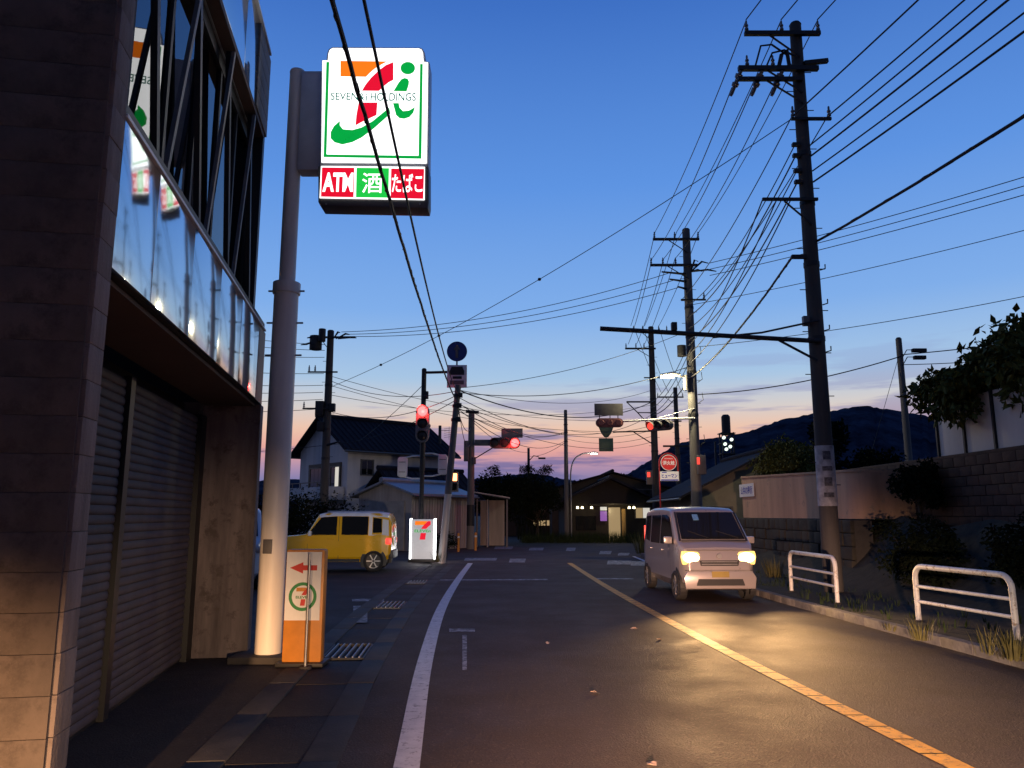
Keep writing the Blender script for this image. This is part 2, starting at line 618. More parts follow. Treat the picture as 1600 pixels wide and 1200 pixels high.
def blades(mb, c, n, h, spread, lean=0.5):
    c = Vector(c)
    for _ in range(n):
        a = random.uniform(0, 2 * math.pi)
        b = c + Vector((math.cos(a), math.sin(a), 0)) * spread * random.random()
        d = Vector((math.cos(a) * lean * random.uniform(0.2, 1), math.sin(a) * lean * random.uniform(0.2, 1), 1)) * h * random.uniform(0.5, 1.1)
        w = Vector((-math.sin(a), math.cos(a), 0)) * random.uniform(0.005, 0.011)
        m1 = b + d * 0.55 + Vector((0, 0, h * 0.08))
        mb.add([b - w, b + w, m1 + w * 0.8, m1 - w * 0.8, b + d], [(0, 1, 2, 3), (3, 2, 4)])
    return mb


# ------------------------------------------------------------------ ground, road
XL = [(2.0, -0.42), (5.3, -0.68), (9.0, -0.97), (13.9, -1.23), (20, -1.36), (26.7, -1.41)]
XY = [(2.0, 3.1), (5.27, 2.88), (10.4, 2.5), (18, 2.15), (26.7, 1.95)]
XK = [(2.0, 5.95), (6.0, 5.6), (8.5, 5.4), (12.65, 5.1), (16.1, 4.94), (22, 4.92), (31, 5.15)]


def interp(tab, y):
    if y <= tab[0][0]:
        a, b = tab[0], tab[1]
    elif y >= tab[-1][0]:
        a, b = tab[-2], tab[-1]
    else:
        for a, b in zip(tab, tab[1:]):
            if a[0] <= y <= b[0]:
                break
    return a[1] + (b[1] - a[1]) * (y - a[0]) / (b[0] - a[0])


SMOOTH = {}
for key, tab in (('L', XL), ('Y', XY), ('K', XK)):
    SMOOTH[key] = spline([(a, b) for a, b in tab], 6)


def fx(k, y):
    return interp(SMOOTH[k], y)


def sheet(name, poly, z, m, label=None):
    b = MB()
    b.add([(x, y, z) for x, y in poly], [tuple(range(len(poly)))])
    return struct(b.build(name, m), label)


def strip(name, y0, y1, fa, fb, z, m, n=30, parent=None):
    b = MB()
    for i in range(n + 1):
        y = y0 + (y1 - y0) * i / n
        b.v += [Vector((fa(y), y, z)), Vector((fb(y), y, z))]
    b.f = [(2 * i, 2 * i + 1, 2 * i + 3, 2 * i + 2) for i in range(n)]
    return b.build(name, m, parent)


sheet('ground', [(-2500, -60), (2500, -60), (2500, 4000), (-2500, 4000)], -0.03, M['soil'], 'dark ground reaching to the hills')
rp = [(-2.3, -25)] + [(6.2, -25)] + [(fx('K', y), y) for y in range(2, 32, 2)] + [(5.4, 33), (6.6, 35.5), (9.5, 37), (40, 40), (40, 46), (14, 44.6), (7, 44.8), (3, 45.2), (-1, 43), (-2.6, 39.5), (-3.4, 36), (-8, 34.0), (-40, 33.5), (-40, 29), (-3.2, 29), (-2.6, 26)] + [(fx('L', y) - 0.45, y) for y in range(25, 0, -2)]
sheet('road', rp, 0.0, M['asphalt'], 'two-lane asphalt road bending through the junction')
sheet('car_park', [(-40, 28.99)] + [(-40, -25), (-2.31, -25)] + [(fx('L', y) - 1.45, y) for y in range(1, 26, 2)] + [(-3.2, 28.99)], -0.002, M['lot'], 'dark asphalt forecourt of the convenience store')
# raised footway bed on the right, behind the kerb
fw = MB()
ys = [-10 + i * 1.5 for i in range(29)]
for y in ys:
    k = fx('K', y)
    fw.v += [Vector((k + 0.14, y, 0.10)), Vector((k + 1.9, y, 0.14)), Vector((k + 2.6, y, 0.45 + 0.1 * math.sin(y * 1.7))), Vector((k + 3.6, y, 1.45 + 0.12 * math.sin(y * 2.3)))]
for i in range(len(ys) - 1):
    for j in range(3):
        fw.f.append((4 * i + j, 4 * i + j + 1, 4 * i + 5 + j, 4 * i + 4 + j))
struct(fw.build('verge', M['bank'], smooth=True), 'dark earth verge and bank beside the kerb')

# kerb stones
kerb = MB()
kerb.box((0, 0, 0.045), (0.15, 0.592, 0.15))
kroot = bpy.data.objects.new('kerb', None)
COL.objects.link(kroot)
struct(kroot, 'concrete kerb along the oncoming lane')
k0 = kerb.build('kerb_stone', M['kerb'], kroot, bevel=0.012)
y, first = 3.0, True
while y < 31.5:
    dx = fx('K', y + 0.3) - fx('K', y - 0.3)
    o = k0 if first else copy_piece(k0, kroot)
    o.location = (fx('K', y) + 0.075, y, random.uniform(-0.004, 0.004))
    o.rotation_euler = (0, random.uniform(-0.01, 0.01), -math.atan2(dx, 0.6))
    first = False
    y += 0.6

# white edge line, yellow centre line
struct(strip('edge_line', 2.5, 26.6, lambda y: fx('L', y) - 0.085, lambda y: fx('L', y) + 0.085, 0.005, M['paint'], 60), 'white painted edge line curving along the near lane')
croot = bpy.data.objects.new('centre_line', None)
COL.objects.link(croot)
struct(croot, 'yellow painted centre line broken by thin cross joints')
y = 3.2
while y < 26.6:
    ln = 0.34 if y < 18 else 1.2
    g = 0.022 if y < 18 else 0.0
    strip('paint_block', y, min(y + ln, 26.7) - g, lambda q: fx('Y', q) - 0.085, lambda q: fx('Y', q) + 0.085, 0.005 if y < 18 else 0.0051, M['yellow'], 2, croot)
    y += ln
struct(strip('edge_line_far', 18, 31, lambda y: fx('K', y) - 0.42, lambda y: fx('K', y) - 0.30, 0.005, M['paint'], 12), 'white edge line beside the far kerb')
# road marks at the junction
sheet('stop_line', [(-1.9, 19.6), (0.9, 19.75), (0.9, 20.1), (-1.9, 19.95)], 0.004, M['paintworn'], 'worn stop line across the near lane')
sheet('stop_line', [(2.05, 20.0), (3.1, 20.0), (3.1, 20.35), (2.05, 20.35)], 0.004, M['paintworn'], 'worn white bar beside the yellow line end')
for (u0, u1, v0, v1, lab) in [(795, 820, 873, 879, 'middle'), (826, 848, 856, 860, 'far middle'), (772, 800, 854, 858, 'far edge'), (884, 898, 856, 861, 'triangular'),
                              (936, 954, 861, 866, 'pale'), (965, 982, 864, 868, 'small'), (948, 985, 876, 882, 'broad'), (725, 775, 872, 876, 'long'), (985, 1010, 877, 884, 'kerbside')]:
    a, b, c, d = gp(u0, v1), gp(u1, v1), gp(u1 + 2, v0), gp(u0 + 2, v0)
    sheet('road_marking', [(p.x, p.y) for p in (a, b, c, d)], 0.0045, M['paintworn'], lab + ' white paint mark in the junction')
# small faded marks in the near lane
for (u, v, w, h, lab) in [(722, 985, 40, 5, 'cross stroke'), (726, 1020, 7, 55, 'down stroke'), (575, 938, 50, 4, 'parking bay cross stroke'), (563, 960, 22, 26, 'parking bay stroke')]:
    a, b, c, d = gp(u - w / 2, v + h / 2), gp(u + w / 2, v + h / 2), gp(u + w / 2, v - h / 2), gp(u - w / 2, v - h / 2)
    sheet('road_marking', [(p.x, p.y) for p in (a, b, c, d)], 0.0043, M['paintworn'], 'faded ' + lab + ' painted on the asphalt')

# gutter on the left: kerb slabs either side, cover slabs and grates between
groot = bpy.data.objects.new('gutter', None)
COL.objects.link(groot)
struct(groot, 'concrete roadside gutter with cover slabs')
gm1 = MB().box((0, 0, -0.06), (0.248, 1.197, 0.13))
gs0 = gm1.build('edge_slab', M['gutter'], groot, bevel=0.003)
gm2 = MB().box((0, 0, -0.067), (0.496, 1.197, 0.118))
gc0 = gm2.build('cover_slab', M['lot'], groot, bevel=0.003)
GRATES = [9.6, 14.4, 19.2]
y = 1.2
fa = fb = True
while y < 25.4:
    rz = -math.atan2(fx('L', y + 0.3) - fx('L', y - 0.3), 0.6)
    c, s_ = math.cos(rz), math.sin(rz)
    for off, kind in ((-0.575, 'e'), (-1.33, 'e'), (-0.95, 'c')):
        if kind == 'c' and any(abs(y - gy) < 0.7 for gy in GRATES):
            continue
        if kind == 'e':
            o = gs0 if fa else copy_piece(gs0, groot)
            fa = False
        else:
            o = gc0 if fb else copy_piece(gc0, groot)
            fb = False
        o.location = (fx('L', y) + off, y, random.uniform(-0.004, 0.003))
        o.rotation_euler = (random.uniform(-0.002, 0.002), random.uniform(-0.004, 0.004), rz)
    y += 1.2
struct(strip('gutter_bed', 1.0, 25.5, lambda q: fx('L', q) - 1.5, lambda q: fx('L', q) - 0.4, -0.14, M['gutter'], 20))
for gy, lab in zip(GRATES, ('steel drain grate nearest the sign pole', 'steel drain grate midway along the gutter', 'steel drain grate farthest along the gutter')):
    g = thing('drain_grate', lab, 'drain grate', (fx('L', gy) - 0.95, gy, 0.0), -math.atan2(fx('L', gy + 0.3) - fx('L', gy - 0.3), 0.6), 'steel grates along the gutter')
    fr = MB()
    for sx in (-0.235, 0.235):
        fr.box((sx, 0, -0.02), (0.02, 0.98, 0.05))
    for sy in (-0.49, 0.49):
        fr.box((0, sy, -0.02), (0.45, 0.02, 0.05))
    fr.build('frame', M['darksteel'], g)
    bar = MB().box((0, 0, -0.01), (0.014, 0.955, 0.05)).build('bar', M['steel'], g)
    bar.location = (-0.19, 0, 0)
    for k in range(1, 6):
        copy_piece(bar, g, (-0.19 + k * 0.076, 0, 0))

# ------------------------------------------------------------------ hills far behind


def ridge(name, pts, Y, depth, m, label, seed=1):
    rnd = random.Random(seed)
    prof = []
    for (a, b) in zip(pts, pts[1:]):
        n = 10
        for k in range(n):
            t = k / n
            prof.append((a[0] + (b[0] - a[0]) * t, a[1] + (b[1] - a[1]) * t + rnd.uniform(-1.1, 1.1)))
    prof.append(pts[-1])
    b = MB()
    for (u, v) in prof:
        p = at(u, v, Y)
        b.v += [Vector((p.x * (1 - depth / Y), Y - depth, -1)), Vector((p.x * (1 - 0.4 * depth / Y), Y - depth * 0.4, 0.62 * p.z + rnd.uniform(-1, 1) * 0.002 * Y)), p, Vector((p.x, Y + depth, -1))]
    for i in range(len(prof) - 1):
        for j in range(3):
            b.f.append((4 * i + j, 4 * i + 4 + j, 4 * i + 5 + j, 4 * i + 1 + j))
    return struct(b.build(name, m, smooth=True, sharp=80), label)


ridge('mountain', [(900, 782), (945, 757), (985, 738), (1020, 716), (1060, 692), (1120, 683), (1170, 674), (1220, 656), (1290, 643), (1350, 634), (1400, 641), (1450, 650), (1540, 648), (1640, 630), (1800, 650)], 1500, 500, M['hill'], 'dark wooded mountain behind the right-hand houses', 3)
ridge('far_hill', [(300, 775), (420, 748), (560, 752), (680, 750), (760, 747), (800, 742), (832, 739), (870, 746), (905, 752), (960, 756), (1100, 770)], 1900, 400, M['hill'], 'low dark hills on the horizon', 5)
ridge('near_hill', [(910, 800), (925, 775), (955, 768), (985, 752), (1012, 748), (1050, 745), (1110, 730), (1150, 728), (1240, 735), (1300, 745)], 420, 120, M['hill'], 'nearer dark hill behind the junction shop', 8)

# ------------------------------------------------------------------ shuttered shop building on the left


def pane_glass(name, tint, refl):
    m = bpy.data.materials.new(name)
    m.use_nodes = True
    t = m.node_tree
    t.nodes.remove(t.nodes['Principled BSDF'])
    out = t.nodes['Material Output']
    tr = t.nodes.new('ShaderNodeBsdfTransparent')
    tr.inputs[0].default_value = (*tint, 1)
    gl = t.nodes.new('ShaderNodeBsdfGlossy')
    gl.inputs[1].default_value = 0.02
    lw = t.nodes.new('ShaderNodeLayerWeight')
    lw.inputs[0].default_value = refl
    mxs = t.nodes.new('ShaderNodeMixShader')
    t.links.new(lw.outputs['Fresnel'], mxs.inputs[0])
    t.links.new(tr.outputs[0], mxs.inputs[1])
    t.links.new(gl.outputs[0], mxs.inputs[2])
    t.links.new(mxs.outputs[0], out.inputs[0])
    return m


M['pane'] = pane_glass('pane_glass', (0.45, 0.46, 0.47), 0.5)
M['carglass'] = mat('car_glass', (0.012, 0.013, 0.015), 0.05, var=0)

shop = thing('shuttered_shop', 'dark two-storey shop with closed grey roller shutters beside the road', 'building', (-3.07, 9.4, 0), R(9.31))
LN = -5.43      # local y of the near end
# end wall facing the camera: concrete blocks at its road edge, plain wall behind
ew = MB().box((-3.6, LN - 0.105, 3.8), (4.8, 0.19, 7.6)).build('end_wall', M['block'], shop)
core = MB().box((-0.6, LN - 0.105, 3.8), (1.18, 0.17, 7.6)).build('block_bed', M['mortar'], ew)
bl = MB().box((0, 0, 0), (1.2, 0.205, 0.187)).build('course', M['block'], ew, bevel=0.004)
for r_ in range(40):
    o = bl if r_ == 0 else copy_piece(bl, ew)
    o.location = (-0.6 + random.uniform(-0.002, 0.003), LN - 0.105 + random.uniform(-0.002, 0.002), 0.095 + r_ * 0.19)
    o.rotation_euler = (0, 0, random.uniform(-0.002, 0.002))
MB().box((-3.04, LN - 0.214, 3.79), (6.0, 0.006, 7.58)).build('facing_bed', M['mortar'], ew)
shade_mat = mat('end_shade_tone', (0.085, 0.066, 0.056), 0.9, var=0.25, scale=2.5, bump=0.25, bscale=30, wear=(0.05, 0.038, 0.032), wear_amt=0.5, wear_scale=3.0)  # added facing, its colour darkened to carry the shade on this end
fc = MB().box((0, 0, 0), (6.04, 0.016, 0.188)).build('shaded_facing_course', shade_mat, ew, bevel=0.002)
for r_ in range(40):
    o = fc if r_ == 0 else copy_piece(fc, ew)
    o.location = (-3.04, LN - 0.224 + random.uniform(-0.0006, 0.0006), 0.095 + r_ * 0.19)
# far pier and side wall, rear mass
MB().box((-0.33, -0.1, 1.46), (0.66, 0.2, 2.92)).build('pier', M['block'], shop)
MB().box((-3.42, -0.06, 5.27), (6.5, 0.12, 4.66)).build('side_wall', M['blackm'], shop)
MB().box((-3.66, -0.1, 1.465), (5.98, 0.2, 2.93)).build('lower_side_wall', M['block'], shop)
MB().box((-3.7, -2.95, 1.45), (5.7, 5.3, 2.9)).build('rear_wall', M['blackm'], shop)
MB().box((-3.42, LN / 2 - 0.11, 7.66), (6.36, -LN + 0.18, 0.10)).build('roof', M['signdark'], shop)
# roller shutters: two, a post between, each slat its own piece
slat_prof = [(0, 0), (0.010, 0.004), (0.016, 0.020), (0.017, 0.040), (0.013, 0.060), (0.004, 0.073), (0, 0.073)]


def shutter(y0, y1):
    root = MB().box((-0.70, (y0 + y1) / 2, 1.37), (0.04, y1 - y0, 2.74)).build('shutter', M['blackm'], shop)
    s0 = None
    ln = y1 - y0 - 0.02
    for k in range(36):
        if s0 is None:
            # profile in local x-z, extruded along +y
            b = MB().prism([(p[1], p[0]) for p in slat_prof], (0, -ln / 2, 0), (0, 0, 1), (1, 0, 0), ln)
            s0 = b.build('slat', M['slat'], root, smooth=True, sharp=50)
            o = s0
        else:
            o = copy_piece(s0, root)
        o.location = (-0.678 + random.uniform(-0.0015, 0.0015), (y0 + y1) / 2, 0.03 + k * 0.075)
    return root


shutter(LN, -2.95)
shutter(-2.83, -0.42)
MB().box((-0.66, -2.89, 1.38), (0.07, 0.115, 2.76)).build('shutter_post', M['black'], shop)
MB().box((-0.66, -0.31, 1.38), (0.10, 0.22, 2.76)).build('shutter_guide', M['black'], shop)
MB().box((-0.36, (LN - 0.2) / 2, 2.913), (0.58, -LN - 0.205, 0.03)).build('lower_soffit', M['soffit'], shop)
# mirror-bright fascia, panel by panel
fas = MB().box((-0.10, (LN - 0.62) / 2, 3.375), (0.14, -LN - 0.62, 0.88)).build('fascia', M['blackm'], shop)
edges = [LN, -4.72, -3.75, -2.75, -1.72, -0.62]
for a, b in zip(edges, edges[1:]):
    p = MB().box((0, 0, 0), (0.022, b - a - 0.008, 0.87)).build('panel', M['cladding'], fas, bevel=0.0015)
    p.location = (-0.012, (a + b) / 2, 3.375)
    p.rotation_euler = (0, random.uniform(-0.004, 0.004), random.uniform(-0.004, 0.004))
MB().box((-0.09, -0.38, 3.375), (0.17, 0.52, 0.89)).build('fascia_end', M['blackm'], shop)
MB().box((0.0, LN / 2 - 0.1, 3.838), (0.024, -LN - 0.2, 0.022)).build('fascia_trim', M['white'], shop)
MB().box((-0.30, LN / 2 - 0.06, 3.88), (0.56, -LN - 0.13, 0.12)).build('ledge', M['blackm'], shop)
# upper glazing, curtains, braces
wroot = MB().box((-0.36, LN / 2, 4.02), (0.09, -LN - 0.02, 0.14)).build('window', M['blackm'], shop)
MB().box((-0.36, LN / 2, 6.32), (0.09, -LN - 0.02, 0.14)).build('head_rail', M['blackm'], wroot)
ym = [LN + 0.03 + i * (-LN - 0.15) / 6 for i in range(7)]
for i, y in enumerate(ym):
    MB().box((-0.36, y, 5.17), (0.08, 0.06, 2.16)).build('mullion', M['blackm'], wroot)
for a, b in zip(ym, ym[1:]):
    MB().box((-0.35, (a + b) / 2, 5.17), (0.008, b - a - 0.07, 2.14)).build('pane', M['pane'], wroot)
    cb = MB()
    n = 40
    for k in range(n + 1):
        yy = a + 0.05 + (b - a - 0.1) * k / n
        xx = -0.57 + 0.05 * math.sin(k * 1.1 + i) + 0.02 * math.sin(k * 2.7)
        cb.v += [Vector((xx, yy, 4.0)), Vector((xx + random.uniform(-0.01, 0.01), yy, 6.35))]
    cb.f = [(2 * k, 2 * k + 1, 2 * k + 3, 2 * k + 2) for k in range(n)]
    cb.build('curtain', M['curtain'], wroot, smooth=True)
nb = 4
for k in range(nb):
    a = LN + 0.05 + k * (-LN - 0.2) / nb
    b = LN + 0.05 + (k + 1) * (-LN - 0.2) / nb
    mid = a + (b - a) * 0.55
    MB().bar((-0.18, a, 3.95), (-0.18, mid, 6.38), 0.035, 0.05).build('brace', M['greysign'], shop)
    MB().bar((-0.23, mid, 6.38), (-0.23, b, 3.95), 0.05, 0.07).build('brace', M['blackm'], shop)
MB().box((-0.46, LN / 2 - 0.06, 6.43), (0.60, -LN - 0.14, 0.06)).build('upper_soffit', M['soffit'], shop)
MB().box((-0.30, LN / 2, 6.395), (0.02, -LN - 0.13, 0.02)).build('soffit_trim', M['steel'], shop)
up = MB().box((-0.30, LN / 2 - 0.06, 7.02), (0.24, -LN - 0.14, 1.12)).build('upper_fascia', M['sidestone'], shop)
for a, b in zip([LN, -4.2, -2.9, -1.6], [-4.2, -2.9, -1.6, -0.85]):
    p = MB().box((0, 0, 0), (0.02, b - a - 0.012, 1.10)).build('panel', M['cladding'], up, bevel=0.004)
    p.location = (-0.168, (a + b) / 2, 7.02)
for k in range(5):
    MB().box((-0.16, -0.42, 6.58 + k * 0.22), (0.03, 0.82, 0.21)).build('tile', M['sidestone'], up, bevel=0.004)
MB().box((-0.155, LN / 2 - 0.06, 7.60), (0.06, -LN - 0.10, 0.035)).build('coping', M['white'], shop)

# ------------------------------------------------------------------ convenience store pole sign
PX, PY = -2.755, 9.06
ps = thing('pole_sign', 'tall lit convenience store pole sign with red orange and green logo', 'sign', (PX, PY, 0))
MB().box((PX + 0.05, PY, 0.03), (0.80, 0.6, 0.08)).build('plinth', M['gutter'], ps, world=True, bevel=0.01)
MB().cyl((PX, PY, 0.06), (PX, PY, 4.34), 0.15, 0.145, 28).build('lower_pole', M['signpole'], ps, world=True, smooth=True)
MB().cyl((PX, PY, 4.36), (PX, PY, 7.2), 0.098, 0.095, 24).build('upper_pole', M['signpole'], ps, world=True, smooth=True)
MB().cyl((PX, PY, 4.26), (PX, PY, 4.40), 0.165, 0.165, 28).build('collar', M['signpole'], ps, world=True, smooth=True, bevel=0.01)
MB().cyl((PX, PY, 7.2), (PX, PY, 7.23), 0.10, 0.09, 24).build('cap', M['signpole'], ps, world=True, smooth=True)
for z, sd in [(4.3, -1), (4.3, 1), (3.9, -1), (3.9, 1), (3.5, -1), (3.5, 1)]:
    MB().cyl((PX + sd * 0.13, PY, z), (PX + sd * 0.22, PY, z), 0.012, 0.012, 8).build('step_bolt', M['steel'], ps, world=True)
MB().box((PX - 0.02, PY - 0.155, 1.25), (0.10, 0.03, 0.16)).build('junction_box', M['signdark'], ps, world=True, bevel=0.005)
YF = 8.86


def sg(cx, cy):
    return at(430 + cx * 0.24172, 50 + cy * 0.24172, YF)


def sgxz(cx, cy):
    p = sg(cx, cy)
    return (p.x, p.z)


def face_poly(name, pts, off, m, parent, thick=0.004):
    b = MB()
    poly = [sgxz(*p) for p in pts]
    # plane facing -Y: ux=+X, uy=+Z gives normal -Y
    b.prism(poly, (0, YF - off + 0.0, 0), (1, 0, 0), (0, 0, 1), thick)
    return b.build(name, m, parent, world=True)


MB().box(((PX + 0.09 + sg(292, 500).x) / 2, PY, (7.17 + 5.83) / 2), (sg(292, 500).x - PX - 0.09 + 0.02, 0.22, 7.17 - 5.83)).build('bracket', M['signbox'], ps, world=True, bevel=0.02)
# cabinet outline with raised tab
cab = [(300, 178), (330, 178), (336, 130), (345, 108), (368, 95), (935, 98), (955, 108), (966, 130), (970, 187), (998, 192), (990, 868), (290, 862)]
b = MB().prism([sgxz(*p) for p in cab], (0, YF + 0.28, 0), (1, 0, 0), (0, 0, 1), 0.276)
cabinet = b.build('cabinet', M['signbox'], ps, world=True, bevel=0.012)
low = [(276, 864), (992, 872), (992, 1100), (986, 1136), (290, 1122), (276, 1095)]
b = MB().prism([sgxz(*p) for p in low], (0, YF + 0.28, 0), (1, 0, 0), (0, 0, 1), 0.272)
lowcab = b.build('lower_cabinet', M['signdark'], ps, world=True, bevel=0.012)
face = [(306, 186), (342, 186), (346, 140), (354, 118), (372, 106), (930, 109), (947, 117), (955, 138), (959, 195), (988, 199), (980, 850), (300, 845)]
face_poly('lit_face', face, 0.004, GLO['facewhite'], cabinet)
face_poly('border', [(332, 197), (351, 197), (333, 797), (314, 812)], 0.009, GLO['green'], cabinet)
face_poly('border', [(937, 210), (955, 210), (946, 822), (927, 804)], 0.009, GLO['green'], cabinet)
face_poly('border', [(314, 795), (944, 804), (944, 823), (314, 812)], 0.0125, GLO['green'], cabinet)
face_poly('emblem', [(423, 190), (726, 194), (690, 212), (650, 236), (614, 266), (588, 293), (423, 290)], 0.010, GLO['orange'], cabinet)
face_poly('emblem', [(765, 198), (765, 313), (735, 328), (700, 356), (672, 384), (562, 383), (584, 345), (620, 300), (668, 254), (716, 218)], 0.010, GLO['red'], cabinet)
face_poly('emblem', [(541, 459), (662, 459), (656, 540), (600, 566), (560, 585), (520, 607), (526, 540)], 0.010, GLO['red'], cabinet)
face_poly('emblem', ellipse(858, 237, 47, 40), 0.010, GLO['green'], cabinet)
face_poly('emblem', [(766, 385), (796, 335), (815, 310), (836, 301), (856, 305), (866, 322), (864, 345), (850, 387)], 0.010, GLO['green'], cabinet)
face_poly('emblem', [(762, 463), (800, 463), (805, 492), (828, 515), (866, 511), (905, 488), (893, 526), (868, 553), (835, 564), (804, 560), (782, 540)], 0.010, GLO['green'], cabinet)
face_poly('emblem', [(420, 578), (419, 606), (440, 632), (500, 637), (560, 620), (630, 580), (700, 523), (738, 492), (746, 530), (700, 572), (640, 625), (560, 685), (500, 715), (435, 730), (385, 716), (360, 690), (360, 650), (382, 610)], 0.010, GLO['green'], cabinet)


def face_text(name, txt, c0, c1, off, m, parent, bold=0.0):
    a, d = sg(*c0), sg(*c1)
    b = MB()
    add_text(b, txt, ((a.x + d.x) / 2, YF - off, (a.z + d.z) / 2), (1, 0, 0), (0, 0, 1), abs(d.x - a.x), abs(a.z - d.z), bold)
    return b.build(name, m, parent, world=True)


face_text('lettering', 'SEVEN', (362, 395), (535, 444), 0.016, GLO['teal'], cabinet, 0.012)
face_text('lettering', '&', (545, 400), (578, 444), 0.016, GLO['teal'], cabinet, 0.008)
face_text('lettering', 'i HOLDINGS', (588, 398), (910, 450), 0.016, GLO['teal'], cabinet, 0.012)
face_poly('lit_strip', [(297, 868), (968, 874), (966, 1088), (288, 1075)], 0.004, GLO['facewhite'], lowcab)
for q, m_, t_, tb, bd in (([(304, 878), (513, 880), (508, 1071), (297, 1067)], 'red', 'ATM', [(312, 912), (503, 1036)], 0.035),
                          ([(527, 880), (737, 883), (733, 1074), (523, 1071)], 'greenb', '酒', [(566, 914), (692, 1044)], 0.006),
                          ([(750, 885), (964, 888), (958, 1081), (747, 1076)], 'red', 'たばこ', [(757, 920), (952, 1040)], 0.012)):
    pn = face_poly('lit_panel', q, 0.009, GLO[m_], lowcab)
    face_text('lettering', t_, tb[0], tb[1], 0.016, GLO['facewhite'], lowcab, bd)
for cx in (330, 935):
    p = sg(cx, 1112)
    MB().cyl((p.x, YF + 0.0, p.z), (p.x, YF - 0.01, p.z), 0.012, 0.012, 8).build('bolt', M['steel'], lowcab, world=True)


# ------------------------------------------------------------------ little store logo (stylised seven with word bar)
def seven_logo(parent, c, w, h, ux, uy, nrm, cols, world=True):
    c, ux, uy, nrm = Vector(c), Vector(ux), Vector(uy), Vector(nrm)

    def poly(name, pts, m, off):
        b = MB().prism([((x - 0.5) * w, (y - 0.5) * h) for x, y in pts], c + nrm * off, ux, uy, 0.002)
        return b.build(name, m, parent, world=world)
    poly('emblem', [(0.06, 0.98), (0.78, 0.98), (0.66, 0.86), (0.58, 0.78), (0.06, 0.78)], cols[0], 0.003)
    poly('emblem', [(0.80, 0.98), (0.96, 0.98), (0.96, 0.80), (0.78, 0.66), (0.72, 0.58), (0.42, 0.58), (0.50, 0.70), (0.62, 0.82)], cols[1], 0.003)
    poly('emblem', [(0.40, 0.36), (0.70, 0.36), (0.66, 0.02), (0.34, 0.02)], cols[1], 0.003)
    b = add_text(MB(), 'ELEVEn', c + nrm * 0.006 + uy * (-0.03 * h), ux, uy, w * 0.92, h * 0.14, 0.02)
    b.build('lettering', cols[2], parent, world=world)


# ------------------------------------------------------------------ orange stand sign at the foot of the pole sign
SY = 8.72
ss = thing('stand_sign', 'orange framed stand sign with red arrow at foot of pole sign', 'sign', (-2.36, SY, 0))
a, d = at(443, 858, SY), at(508, 1022, SY)
x0, x1, z1 = at(446, 940, SY).x, at(507, 940, SY).x, a.z
MB().box(((x0 + x1) / 2, SY + 0.02, (z1 + 0.03) / 2), (x1 - x0, 0.16, z1 - 0.03)).build('body', M['orange'], ss, world=True, bevel=0.03)
px0, px1, pz0, pz1 = at(450, 900, SY).x, at(504, 900, SY).x, at(470, 968, SY).z, at(470, 862, SY).z
MB().box(((px0 + px1) / 2, SY - 0.064, (pz0 + pz1) / 2), (px1 - px0, 0.012, pz1 - pz0)).build('panel', M['white'], ss, world=True)
MB().box(((x0 + x1) / 2, SY + 0.02, 0.022), (x1 - x0 + 0.08, 0.34, 0.04)).build('foot', M['blackm'], ss, world=True, bevel=0.008)
mid = (px0 + px1) / 2
w_ = px1 - px0
b = MB().prism([(-0.40, 0), (-0.02, 0.10), (-0.02, 0.045), (0.38, 0.045), (0.38, -0.045), (-0.02, -0.045), (-0.02, -0.10)], (mid, SY - 0.071, pz1 - 0.17), (w_, 0, 0), (0, 0, w_ * 1.6), 0.003)
b.build('arrow', M['red'], ss, world=True)
ring = []
no, ri, ro = 32, 0.31 * w_, 0.40 * w_
b = MB()
for k in range(no):
    t = 2 * math.pi * k / no
    for r_ in (ri, ro):
        b.v.append(Vector((mid + math.cos(t) * r_, SY - 0.073, pz0 + 0.25 + math.sin(t) * r_)))
b.f = [(2 * k, 2 * k + 1, (2 * k + 3) % (2 * no), (2 * k + 2) % (2 * no)) for k in range(no)]
b.build('ring', M['signgreen'], ss, world=True)
seven_logo(ss, (mid, SY - 0.072, pz0 + 0.25), w_ * 0.42, w_ * 0.52, (1, 0, 0), (0, 0, 1), (0, -1, 0), (M['orange'], M['red'], M['signgreen']))
px_ = at(478, 1030, SY - 0.2).x
rd = thing('marker_rod', 'thin grey metal rod standing before the orange stand sign', 'post', (px_, SY - 0.22, 0))
MB().cyl((px_, SY - 0.22, 0.0), (px_, SY - 0.22, at(478, 865, SY - 0.22).z), 0.014, 0.014, 10).build('rod', M['steel'], rd, world=True, smooth=True)
MB().cyl((px_, SY - 0.22, 0.0), (px_, SY - 0.22, 0.03), 0.07, 0.06, 16).build('base', M['gutter'], rd, world=True, smooth=True)

# ------------------------------------------------------------------ lit floor sign
fs_p = gp(660, 878)
fsn = thing('floor_sign', 'white floor sign with glowing edges and red orange seven', 'sign', (fs_p.x, fs_p.y, 0), R(-6))
MB().box((0, 0, 0.05), (0.95, 0.42, 0.10)).build('base', M['plastic'], fsn, bevel=0.02)
MB().box((0, 0, 0.78), (0.80, 0.14, 1.36)).build('panel', mat('floor_sign_panel', (0.62, 0.62, 0.64), 0.4, var=0.05, emit=(1, 1, 1), estr=0.22), fsn, bevel=0.01)
for sx in (-1, 1):
    MB().box((sx * 0.43, 0, 0.78), (0.055, 0.17, 1.42)).build('light_edge', glow('lit_edge', (1, 1, 1), 6.0), fsn, bevel=0.015)
seven_logo(fsn, (0.0, -0.072, 1.08), 0.62, 0.66, (1, 0, 0), (0, 0, 1), (0, -1, 0), (GLO['orange'], GLO['red'], GLO['green']), world=False)


# ------------------------------------------------------------------ cars
def lerp_tab(tab, y):
    return interp(tab, min(max(y, tab[0][0]), tab[-1][0]))


